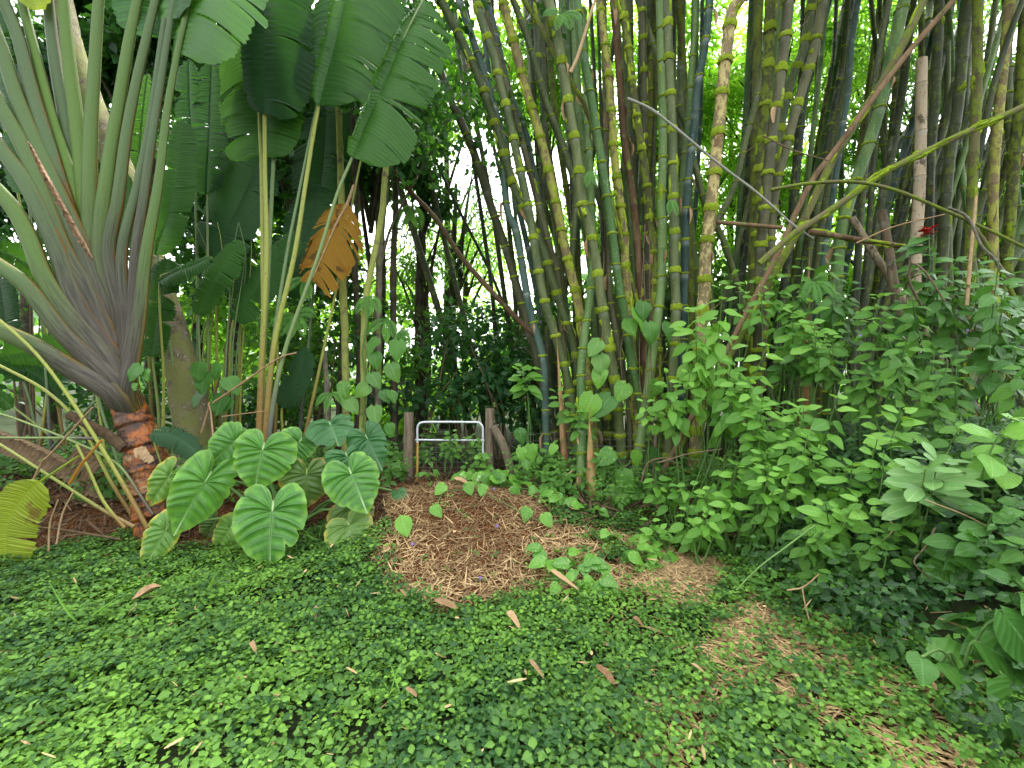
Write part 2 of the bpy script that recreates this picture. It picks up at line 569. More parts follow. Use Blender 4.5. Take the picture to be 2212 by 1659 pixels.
CU = {
    'green': culm_mat('culm_green', (0.050, 0.115, 0.028), (0.120, 0.195, 0.058), (0.42, 0.50, 0.36), 0.45, bloom=0.25),
    'olive': culm_mat('culm_olive', (0.055, 0.080, 0.026), (0.125, 0.150, 0.055), (0.34, 0.35, 0.24), 0.5, bloom=0.2),
    'brown': culm_mat('culm_brown', (0.055, 0.058, 0.026), (0.125, 0.128, 0.058), (0.28, 0.25, 0.18), 0.4, bloom=0.2),
    'teal': culm_mat('culm_teal', (0.023, 0.055, 0.044), (0.065, 0.111, 0.085), (0.34, 0.40, 0.40), 0.3, bloom=0.6),
    'lichen': culm_mat('culm_lichen', (0.098, 0.075, 0.046), (0.195, 0.150, 0.078), (0.3, 0.28, 0.2), 0.3, (0.32, 0.33, 0.07), 0.7, 0.0, 0.8),
    'mossy': culm_mat('culm_mossy', (0.065, 0.072, 0.029), (0.143, 0.130, 0.058), (0.3, 0.28, 0.2), 0.3, (0.15, 0.20, 0.025), 0.65, 0.0, 0.85),
    'peel': culm_mat('culm_peel', (0.098, 0.078, 0.039), (0.195, 0.156, 0.078), (0.3, 0.28, 0.2), 0.3, (0.48, 0.40, 0.17), 0.55, 0.0, 0.8),
    'dead': culm_mat('culm_dead', (0.085, 0.050, 0.026), (0.20, 0.125, 0.070), (0.10, 0.08, 0.055), 0.5, (0.15, 0.19, 0.05), 0.25, 0.0, 0.8),
    'dry': culm_mat('culm_dry', (0.14, 0.105, 0.065), (0.33, 0.27, 0.18), (0.05, 0.04, 0.025), 0.6, (0.10, 0.08, 0.05), 0.3, 0.3, 0.8),
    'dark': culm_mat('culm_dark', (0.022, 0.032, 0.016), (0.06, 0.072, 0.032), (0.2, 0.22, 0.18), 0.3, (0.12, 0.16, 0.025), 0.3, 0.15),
}


def shoot_mat():
    q = NT('shoot_sheath')
    co = q.coord('Object')
    uv = q.sep(q.coord('UV'))
    n = q.noise(10, 4, 0.6, q.scale(co, (2.5, 2.5, 0.5)))
    c = q.mix(q.rng(n, 0.35, 0.65), (0.33, 0.12, 0.045), (0.40, 0.27, 0.12))
    c = q.mix(q.math('MULTIPLY', q.rng(q.noise(5, 3, vec=co), 0.5, 0.62), 0.6), c, (0.17, 0.20, 0.05))
    c = q.mix(q.math('MULTIPLY', q.rng(q.noise(140, 2, vec=q.scale(co, (1, 1, 0.3))), 0.55, 0.7), 0.5), c, (0.05, 0.025, 0.015))
    return q.pbr(c, 0.6, 0.35, q.bump(n, 0.3, 0.01))


G['shoot'] = shoot_mat()


def petiole_mat():
    """waxy grey-purple sheath below, green above, rust along the edges"""
    q = NT('fan_petiole')
    co = q.coord('Object')
    uv = q.sep(q.coord('UV'))
    rnd = q.orand()
    cv = q.n('ShaderNodeCombineXYZ')
    q.l(q.math('MULTIPLY', uv[0], 6.0), cv.inputs[0])
    q.l(q.math('ADD', q.math('MULTIPLY', uv[1], 3.0), q.math('MULTIPLY', rnd, 31.0)), cv.inputs[1])
    streak = q.noise(4, 5, 0.65, cv.outputs[0])
    v = q.math('ADD', q.math('ADD', q.math('MULTIPLY', uv[1], 1.55), q.math('MULTIPLY', q.math('SUBTRACT', streak, 0.5), 0.5)), q.math('MULTIPLY', q.math('SUBTRACT', rnd, 0.5), 0.35))
    low = q.mix(q.rng(streak, 0.25, 0.75), (0.022, 0.019, 0.014), (0.100, 0.089, 0.066))
    high = q.mix(q.rng(rnd, 0.2, 0.8), (0.075, 0.120, 0.050), (0.090, 0.165, 0.028))
    c = q.mix(q.rng(v, 0.25, 0.7), low, high)
    ed = q.math('ABSOLUTE', q.math('SUBTRACT', q.math('FRACT', q.math('MULTIPLY', uv[0], 2.0)), 0.5))
    ew = q.math('ADD', ed, q.math('MULTIPLY', q.math('SUBTRACT', streak, 0.5), 0.3))
    em = q.math('MULTIPLY', q.rng(ew, 0.04, 0.24, 1, 0), q.rng(q.noise(3, 3, vec=co), 0.35, 0.55, 0.15, 0.95))
    c = q.mix(q.math('MULTIPLY', em, q.rng(v, 0.45, 0.95, 1, 0.2)), c, q.mix(q.rng(rnd, .3, .7), (0.17, 0.075, 0.012), (0.14, 0.13, 0.02)))
    c = q.mix(q.rng(ed, 0.0, 0.07, 0.75, 0), c, (0.035, 0.022, 0.012))
    sp = q.rng(q.noise(85, 2, vec=co), 0.6, 0.7)
    c = q.mix(q.math('MULTIPLY', sp, 0.4), c, (0.05, 0.04, 0.035))
    return q.pbr(c, 0.5, 0.2, q.bump(streak, 0.4, 0.012))


def tall_petiole_mat():
    q = NT('tall_petiole')
    co = q.coord('Object')
    uv = q.sep(q.coord('UV'))
    rnd = q.orand()
    v = q.math('ADD', uv[1], q.math('MULTIPLY', q.math('SUBTRACT', q.noise(6, 4, 0.6, co), 0.5), 0.15))
    c = q.mix(q.rng(rnd, 0.2, 0.8), (0.13, 0.21, 0.08), (0.27, 0.30, 0.05))
    lowc = q.mix(q.rng(rnd, 0.3, 0.7), (0.10, 0.10, 0.09), (0.24, 0.15, 0.04))
    c = q.mix(q.rng(v, 0.1, 0.3), lowc, c)
    c = q.mix(q.math('MULTIPLY', q.rng(q.noise(70, 2, vec=q.scale(co, (1, 1, .3))), 0.58, 0.68), 0.5), c, (0.07, 0.06, 0.03))
    return q.pbr(c, 0.45, 0.4)


def scar_trunk_mat():
    q = NT('fan_trunk')
    co = q.coord('Object')
    n = q.noise(9, 6, 0.72, q.scale(co, (1, 1, 1.3)))
    c = q.mix(q.rng(n, 0.40, 0.60), (0.035, 0.012, 0.006), (0.34, 0.095, 0.010))
    c = q.mix(q.math('MULTIPLY', q.rng(q.noise(3.5, 4, 0.6, q.scale(co, (1, 1, 3.0))), 0.54, 0.64), 0.75), c, (0.30, 0.19, 0.085))
    c = q.mix(q.math('MULTIPLY', q.rng(q.noise(3, 4, 0.6, co), 0.52, 0.62), 0.8), c, (0.035, 0.020, 0.012))
    c = q.mix(q.math('MULTIPLY', q.rng(q.noise(34, 3, 0.6, q.scale(co, (1, 1, .22))), 0.53, 0.66), 0.65), c, (0.022, 0.012, 0.008))
    return q.pbr(c, 0.38, 0.4, q.bump(q.math('ADD', n, q.noise(40, 3, 0.6, q.scale(co, (1, 1, .3)))), 0.7, 0.02))


def ear_mat(name, a, b, tcol, vein, rim=None, spots=None):
    """uv.x = vein index, uv.y = |x| distance from the midrib; tint = distance to the margin 0..1"""
    q = NT(name)
    co = q.coord('Object')
    uv = q.sep(q.coord('UV'))
    fr = q.math('ABSOLUTE', q.math('SUBTRACT', q.math('FRACT', uv[0]), 0.5))          # 0.5 on a vein
    puff = q.rng(fr, 0.0, 0.5, 1, 0)
    nz = q.noise(7, 3, vec=co)
    c = q.mix(q.math('ADD', q.math('MULTIPLY', puff, 0.45), q.math('MULTIPLY', q.math('ADD', q.math('SUBTRACT', nz, 0.5), q.math('MULTIPLY', q.orand(), 0.6)), 0.7), clamp=True), a, b)  # raised puffs tinted lighter, painting in the sky reflection
    tc = tcol
    if rim:
        rm = q.rng(q.math('ADD', q.tint(), q.math('MULTIPLY', q.math('SUBTRACT', nz, 0.5), 0.5)), 0.80, 1.02, 0, 0.95)
        c = q.mix(rm, c, rim)
    if spots:
        sm = q.rng(q.voro(38, vec=co), 0.16, 0.34, 0.85, 0)
        c = q.mix(q.math('MULTIPLY', sm, q.rng(q.noise(4, 2, vec=co), 0.4, 0.55)), c, spots)
    c = q.mix(q.rng(fr, 0.34, 0.46, 0, 0.35), c, a)  # valleys beside the veins painted darker, as shade between the puffs
    c = q.mix(q.rng(fr, 0.465, 0.5, 0, 0.45), c, vein)
    wear = q.math('MULTIPLY', q.rng(q.noise(16, 3, 0.6, co), 0.66, 0.72), 0.8)
    c = q.mix(wear, c, (0.20, 0.17, 0.05))
    c = q.mix(q.rng(uv[1], 0.010, 0.020, 0.95, 0), c, vein)
    fine = q.n('ShaderNodeMath', operation='SINE')
    q.l(q.math('MULTIPLY', uv[0], 44.0), fine.inputs[0])
    nor = q.bump(fine.outputs[0], 0.08, 0.004)
    return q.pbr(c, 0.34, 0.36, nor, trans=0.24, tcol=tc)


G['fan_petiole'] = petiole_mat()
G['tall_petiole'] = tall_petiole_mat()
G['scar_trunk'] = scar_trunk_mat()
EAR = {
    'lit': ear_mat('ear_green', (0.030, 0.130, 0.020), (0.120, 0.325, 0.040), (0.2, 0.45, 0.05), (0.42, 0.58, 0.28), (0.17, 0.36, 0.05)),  # leaves in the light, brightness painted into the green
    'dark': ear_mat('ear_dark', (0.022, 0.095, 0.03), (0.055, 0.19, 0.045), (0.14, 0.36, 0.05), (0.30, 0.46, 0.20)),  # same leaf further back, shade painted into the green
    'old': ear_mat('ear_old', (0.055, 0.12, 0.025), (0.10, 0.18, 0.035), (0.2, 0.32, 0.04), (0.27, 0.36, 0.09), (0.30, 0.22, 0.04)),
    'yellow': ear_mat('ear_yellow_rim', (0.075, 0.20, 0.035), (0.16, 0.32, 0.05), (0.3, 0.5, 0.05), (0.36, 0.48, 0.16), (0.46, 0.42, 0.05)),
    'speck': ear_mat('ear_speckled', (0.085, 0.19, 0.045), (0.15, 0.27, 0.05), (0.25, 0.42, 0.05), (0.33, 0.43, 0.14), (0.45, 0.40, 0.06), (0.42, 0.48, 0.28)),
}


def ground_mat():
    q = NT('soil')
    co = q.coord('Object')
    n1 = q.noise(3, 5, 0.65, co)
    n2 = q.noise(45, 4, 0.6, co)
    soil = q.mix(q.rng(n2, 0.3, 0.7), (0.030, 0.011, 0.004), (0.135, 0.050, 0.013))
    soil = q.mix(q.math('MULTIPLY', q.rng(q.noise(120, 2, vec=q.scale(co, (1, .35, 1))), 0.58, 0.68), 0.8), soil, (0.34, 0.22, 0.11))
    dark = q.mix(n2, (0.008, 0.014, 0.005), (0.030, 0.042, 0.014))
    c = q.mix(q.tint(), dark, soil)
    return q.pbr(c, 0.95, 0.15, q.bump(q.math('ADD', n2, n1), 0.8, 0.03))


G['soil'] = ground_mat()


# ------------------------------------------------------------------ ground
def mulch(x, y):
    """1 on the bare heap of chips, 0 under the green carpet"""
    x = np.asarray(x, float)
    y = np.asarray(y, float)
    w = 0.20 * wob(x, y, 1.6) + 0.12 * wob(x, y, 5.3, 1)
    e1 = ((x + 0.36) / 0.76) ** 2 + ((y - 3.85) / 1.02) ** 2
    e2 = ((x - 0.72) / 1.15) ** 2 + ((y - 3.45) / 0.46) ** 2
    e3 = ((x + 0.72) / 0.55) ** 2 + ((y - 4.25) / 0.55) ** 2
    e = np.minimum(np.minimum(e1, e2), e3)
    m = 1 - sstep(0.70, 1.25, e + w)
    thin = sstep(0.15, 0.7, x) * sstep(-.1, .6, wob(x, y, 2.7, 4) + .4 * wob(x, y, 7))
    return m * (1 - 0.75 * thin)


def litter(x, y):
    """strips of straw showing between the leaves on the right of the lawn"""
    s = np.asarray(x, float) - 0.35 * (np.asarray(y, float) - 2.0)
    return (0.45 + 0.55 * np.exp(-((np.asarray(x, float) - 1.42) / 0.42) ** 2)) * sstep(0.2, 0.8, s) * sstep(-0.42, 0.18, wob(x, y, 1.9, 2.0) + 0.3 * wob(x, y, 5.0)) * (1 - sstep(0.1, 0.6, bank_s(x, y)))


def ground():
    xs = np.unique(np.concatenate([np.linspace(-120, -8, 25), np.linspace(-8, 6, 190), np.linspace(6, 120, 25)]))
    ys = np.unique(np.concatenate([np.linspace(-40, 0.5, 15), np.linspace(0.5, 7.5, 120), np.linspace(7.5, 180, 30)]))
    X, Y = np.meshgrid(xs, ys)
    Z = g(X, Y)
    nx, ny = len(xs), len(ys)
    V = np.stack([X, Y, Z], -1).reshape(-1, 3)
    i = (np.arange(ny - 1)[:, None] * nx + np.arange(nx - 1)[None]).ravel()
    F = np.stack([i, i + 1, i + nx + 1, i + nx], -1)
    t = np.maximum(np.maximum(mulch(X, Y), litter(X, Y)), sstep(3.75, 4.0, Y) * (1 - sstep(5, 6, Y)) * (X < 2)).ravel()
    mb = MB().add(V, F, None, t)
    o = link('ground', mb.mesh('ground'), G['soil'])
    o['kind'] = 'structure'


ground()

# ------------------------------------------------------------------ leaf templates: base at origin, along +y, face +z


def leaf_tpl(nu=2, nv=5, w=0.5, shape='ovate', fold=0.12, droop=0.12, wave=0.0, seed=0):
    """nu quads per side, nv along; length 1; w = full width"""
    r = np.random.default_rng(seed)
    v = np.linspace(0, 1, nv + 1)
    if shape == 'ovate':
        prof = np.sin(np.pi * np.clip(v, 0, 1) ** 0.75) ** 0.85
        prof = prof / prof.max()
    elif shape == 'round':
        prof = np.sqrt(np.clip(1 - (2 * v - 1) ** 2, 0, 1)) * (1 - 0.1 * v)
        prof[0] = 0.12
    elif shape == 'heart':
        prof = np.interp(v, [0, .04, .12, .25, .4, .6, .8, .93, 1], [.25, .7, .93, 1, .96, .76, .45, .17, 0])
    elif shape == 'lance':
        prof = np.interp(v, [0, .1, .3, .6, .85, 1], [.1, .7, 1, .75, .3, 0])
    elif shape == 'oblong':
        prof = np.interp(v, [0, .15, .4, .65, .85, .95, 1], [.1, .5, .9, 1, .75, .38, 0])
    else:
        prof = np.interp(v, [0, .1, .5, .9, 1], [.5, .9, 1, .7, .3]) * (1 + .15 * r.standard_normal(nv + 1))
    u = np.linspace(-1, 1, 2 * nu + 1)
    U, Vv = np.meshgrid(u, v)
    PX = U * prof[:, None] * w / 2
    back = 0.0
    if shape == 'heart':
        back = -0.13 * np.exp(-((Vv) / .12) ** 2) * np.abs(U)
    PY = Vv + back
    PZ = fold * np.abs(U) * prof[:, None] * w - droop * Vv ** 2 + wave * np.sin(Vv * 9 + U * 2) * np.abs(U) * w
    if nu > 1:
        PZ = PZ - 0.10 * w * (U ** 2) * prof[:, None]
    Vt = np.stack([PX, PY, PZ], -1).reshape(-1, 3)
    UV = np.stack([(U + 1) / 2, Vv], -1).reshape(-1, 2)
    k = 2 * nu + 1
    i = (np.arange(nv)[:, None] * k + np.arange(2 * nu)[None]).ravel()
    F = np.stack([i, i + 1, i + k + 1, i + k], -1)
    return Vt, F, UV


T_LOW = leaf_tpl(1, 2, 0.62, 'ovate', 0.18, 0.15)
T_LOWN = leaf_tpl(1, 2, 0.5, 'ovate', 0.2, 0.2)
T_ROUND = leaf_tpl(1, 3, 0.74, 'ovate', 0.15, 0.12)
T_BAM = leaf_tpl(1, 2, 0.19, 'lance', 0.3, 0.3)
T_STRIP = leaf_tpl(1, 3, 0.10, 'lance', 0.3, 0.1)

MESHES = {}


def leaf_mesh(key, tpl, m):
    k = (key, m.name)
    if k not in MESHES:
        me = MB().add(*tpl[:3], 0.5).mesh('leaf_' + key)
        me.materials.append(m)
        MESHES[k] = me
    return MESHES[k]


TPL = {
    'ovate': [leaf_tpl(2, 7, 0.52, 'ovate', 0.16, 0.10 + 0.10 * i, 0.05, i) for i in range(3)],
    'broad': [leaf_tpl(2, 7, 0.66, 'ovate', 0.12, 0.12 + 0.12 * i, 0.06, i) for i in range(3)],
    'heart': [leaf_tpl(2, 9, 0.86, 'heart', 0.14, 0.10 + 0.12 * i, 0.05, i) for i in range(3)],
    'oblong': [leaf_tpl(2, 7, 0.42, 'oblong', 0.18, 0.06 + 0.08 * i, 0.02, i) for i in range(2)],
    'lance': [leaf_tpl(2, 7, 0.22, 'lance', 0.2, 0.2 + 0.1 * i, 0.02, i) for i in range(2)],
    'small': [leaf_tpl(1, 4, 0.50, 'ovate', 0.2, 0.15 + 0.1 * i, 0.0, i) for i in range(3)],
}


def leaf_of(kind, m):
    i = random.randrange(len(TPL[kind]))
    return leaf_mesh(f'{kind}_{i}', TPL[kind][i], m)


# ------------------------------------------------------------------ green carpet of the lawn and chips
def carpet():
    mb = MB()
    n = 52000
    # uniform by area, thinner far to the side
    x = R.uniform(-8.5, 2.9, n * 2)
    y = 0.6 + 3.7 * R.random(n * 2)
    keep = (np.abs(x) < y * 1.25 + 1.5) & (bank_s(x, y) < 0.35) & (R.random(n * 2) < np.where((np.abs(x) < y * 1.25 + 0.4) & (y > 1.1), 1.0, .45))
    keep &= R.random(n * 2) > mulch(x, y) * 0.985
    keep &= R.random(n * 2) > litter(x, y) * 0.88
    keep &= ~((y > 3.9 + 0.15 * wob(x, y, 2)) & (x < 0.2))
    keep &= R.random(n * 2) < 0.80 + 0.35 * wob(x, y, 1.3, 5) + 0.25 * wob(x, y, 4.1, 2)
    x, y = x[keep], y[keep]
    n = len(x)
    print('carpet tufts', n)
    hgt = 0.022 + 0.06 * R.random(n) ** 1.4 + 0.03 * wob(x, y, 2.3, 1) + 0.012 * wob(x, y, 7.3, 4)
    z = g(x, y) + hgt
    # colour follows the age of each sprig: old blue-green or new yellow-green, in drifts
    drift = 0.42 + 0.30 * wob(x, y, 1.1, 3) + 0.10 * wob(x, y, 4, 8) + 0.30 * R.standard_normal(n)
    tint = np.clip(drift, 0, 1)
    size = (0.0195 + 0.020 * R.random(n)) * (1.15 - 0.25 * tint) * np.where(R.random(n) < 0.06, 1.45, 1.0)
    az0 = R.uniform(0, 2 * math.pi, n)
    tilt = nrm(np.stack([0.35 * R.standard_normal(n), 0.35 * R.standard_normal(n) - 0.15, np.ones(n)], -1))
    for k in range(3):
        az = az0 + k * 2.094 + 0.25 * R.standard_normal(n)
        up = 0.10 + 0.22 * R.standard_normal(n)
        d = np.stack([np.cos(az), np.sin(az), up], -1)
        nn = tilt + 0.25 * R.standard_normal((n, 3))
        A = frames(d, nn)
        pos = np.stack([x, y, z], -1) + nrm(d) * (0.006 + 0.01 * R.random((n, 1)))
        scatter(mb, T_ROUND, pos, A, size * R.uniform(0.8, 1.15, n), np.clip(tint + 0.1 * R.standard_normal(n), 0, 1), R.uniform(0.85, 1.1, n))
    return stuff('ground_cover', mb, G['ground_leaf'])


carpet()


def chip_tpl(bend=0.1):
    v = np.linspace(0, 1, 4)
    V, UV = [], []
    for t in v:
        w = 0.5 * (1 - 0.7 * abs(2 * t - 1) ** 3)
        for s in (-1, 0, 1):
            V.append((s * w, t - 0.5, (0.25 if s == 0 else 0) * 0.6 + bend * math.sin(t * 3)))
            UV.append(((s + 1) / 2, t))
    V = np.array(V)
    i = (np.arange(3)[:, None] * 3 + np.arange(2)[None]).ravel()
    F = np.stack([i, i + 1, i + 4, i + 3], -1)
    return V, F, np.array(UV)


def chips(name, n, sampler, lmin, lmax, wmin, wmax, m, tilt=0.25, tintf=None, aniso=None, lift=0.012):
    mb = MB()
    x, y = sampler(n)
    n = len(x)
    L = lmin + (lmax - lmin) * R.random(n) ** 2
    W = R.uniform(wmin, wmax, n)
    az = R.uniform(0, 2 * math.pi, n)
    if aniso is not None:
        az = np.where(R.random(n) < 0.7, aniso + 0.45 * R.standard_normal(n), az)
    e = 0.02
    nx = -(g(x + e, y) - g(x - e, y)) / (2 * e)
    ny = -(g(x, y + e) - g(x, y - e)) / (2 * e)
    N = nrm(np.stack([nx, ny, np.ones(n)], -1) + tilt * R.standard_normal((n, 3)))
    d0 = np.stack([np.cos(az), np.sin(az), np.zeros(n)], -1)
    d = d0 - (d0 * N).sum(-1, keepdims=True) * N + 0.5 * tilt * R.standard_normal((n, 3))
    A = frames(d, N)
    V, F, UV = chip_tpl(0.08)
    sc = np.stack([W, L, np.minimum(W, L * 0.3)], -1)
    A = A * sc[:, None, :]
    pos = np.stack([x, y, g(x, y) + lift * R.random(n) + 0.004], -1)
    t = np.clip(R.beta(1.3, 1.4, n), 0, 1) if tintf is None else tintf(x, y)
    scatter(mb, (V, F, UV), pos, A, np.ones(n), t)
    return stuff(name, mb, m)


def samp_mulch(n):
    x = R.uniform(-1.9, 2.2, n * 4)
    y = R.uniform(2.9, 5.0, n * 4)
    core = np.exp(-((x + 0.5) / 0.42) ** 2 - ((y - 4.1) / 0.5) ** 2)
    k = R.random(n * 4) < mulch(x, y) * (1 - .55 * core)
    return x[k][:n], y[k][:n]


def samp_litter(n):
    x = R.uniform(0.2, 2.6, n * 8)
    y = R.uniform(1.2, 3.8, n * 8)
    k = R.random(n * 8) < litter(x, y) + 0.03
    return x[k][:n], y[k][:n]


def samp_back(n):
    x = R.uniform(-6.5, 2.6, n * 4)
    y = R.uniform(3.75, 5.6, n * 4)
    k = (R.random(n * 4) < 0.9) & ~((mulch(x, y) > 0.5)) & (y > 3.85 + 0.2 * wob(x, y, 2))
    return x[k][:n], y[k][:n]


def mulch_tone(x, y):
    t = R.beta(0.55, 1.35, len(x)) + 0.22 * wob(x, y, 3.0)
    core = np.exp(-((x + 0.5) / 0.42) ** 2 - ((y - 4.1) / 0.5) ** 2) + 0.7 * np.exp(-((x + 0.2) / 0.35) ** 2 - ((y - 3.65) / 0.35) ** 2)
    return np.clip(t + .25 * sstep(0.1, .7, x) - 0.9 * core * R.random(len(x)), 0, 1)


chips('mulch_chips', 6800, samp_mulch, 0.02, 0.27, 0.003, 0.012, G['chip'], 0.25, mulch_tone)
chips('straw_litter', 5200, samp_litter, 0.05, 0.20, 0.006, 0.016, G['chip'], 0.2, lambda x, y: np.clip(0.15 + 0.85 * R.random(len(x)), 0, 1), aniso=-0.7)
def samp_lawn(n):
    x = R.uniform(-5, 2.2, n)
    y = R.uniform(1.2, 4.0, n)
    return x, y


chips('lawn_litter', 420, samp_lawn, 0.02, 0.11, 0.006, 0.018, G['chip'], 0.5, lambda x, y: np.clip(0.3 + 0.7 * R.random(len(x)), 0, 1), lift=0.10)
chips('dead_leaf_litter', 4200, samp_back, 0.05, 0.38, 0.008, 0.03, G['dead_leaf'], 0.4, lift=0.08)


# ------------------------------------------------------------------ bamboo
def collar_mesh(seed, tall):
    r = np.random.default_rng(seed)
    k, n = 20, 6
    th = np.linspace(0, 2 * math.pi, k, endpoint=False)
    zz = np.linspace(-0.5, 0.5, n)
    lobe = 0.5 + 0.5 * np.sin(th * 1 + r.uniform(0, 6)) * 0.6 + 0.25 * r.standard_normal(k)
    V = []
    for i, z in enumerate(zz):
        bulge = math.sin(math.pi * (i + 0.35) / (n - 0.3))
        for j in range(k):
            rad = 1.02 + (0.16 if tall else 0.13) * bulge * (0.75 + 0.35 * lobe[j]) + 0.035 * r.standard_normal()
            zf = z
            if i < n / 2:
                zf = z * (0.75 + 0.55 * lobe[j])
            else:
                zf = z * (0.8 + 0.4 * r.random())
            V.append((rad * math.cos(th[j]), rad * math.sin(th[j]), zf))
    V = np.array(V)
    i = np.arange(n - 1)[:, None] * k
    j = np.arange(k)[None]
    j2 = (j + 1) % k
    F = np.stack([i + j, i + j2, i + k + j2, i + k + j], -1).reshape(-1, 4)
    mb = MB().add(V, F, None, 0.5 + 0.5 * r.random(len(V)))
    # fuzz
    m = 110
    a = r.uniform(0, 2 * math.pi, m)
    z = r.uniform(-0.5, 0.5, m)
    base = np.stack([1.12 * np.cos(a), 1.12 * np.sin(a), z], -1)
    out = np.stack([np.cos(a), np.sin(a), 0.6 * r.standard_normal(m)], -1) * r.uniform(0.06, 0.17, (m, 1))
    side = np.stack([-np.sin(a), np.cos(a), 0.5 * r.standard_normal(m)], -1) * 0.05
    VV = np.stack([base - side, base + side, base + out], 1).reshape(-1, 3)
    mb.add(VV, np.arange(3 * m).reshape(-1, 3), None, np.repeat(r.random(m), 3))
    me = mb.mesh('moss_collar')
    me.materials.append(G['moss'])
    return me


COLLAR_TALL = [collar_mesh(i, True) for i in range(4)]
COLLAR_THIN = [collar_mesh(20 + i, False) for i in range(4)]


def node_ring_mesh():
    me = MB()
    th = np.linspace(0, 2 * math.pi, 18)
    tube(me, np.stack([np.cos(th), np.sin(th), 0 * th], -1), 0.07, 6, axis=(0, 0, 1), cap=False)
    m = me.mesh('node_ring')
    m.materials.append(CU['olive'])
    return m


NODE_RING = node_ring_mesh()


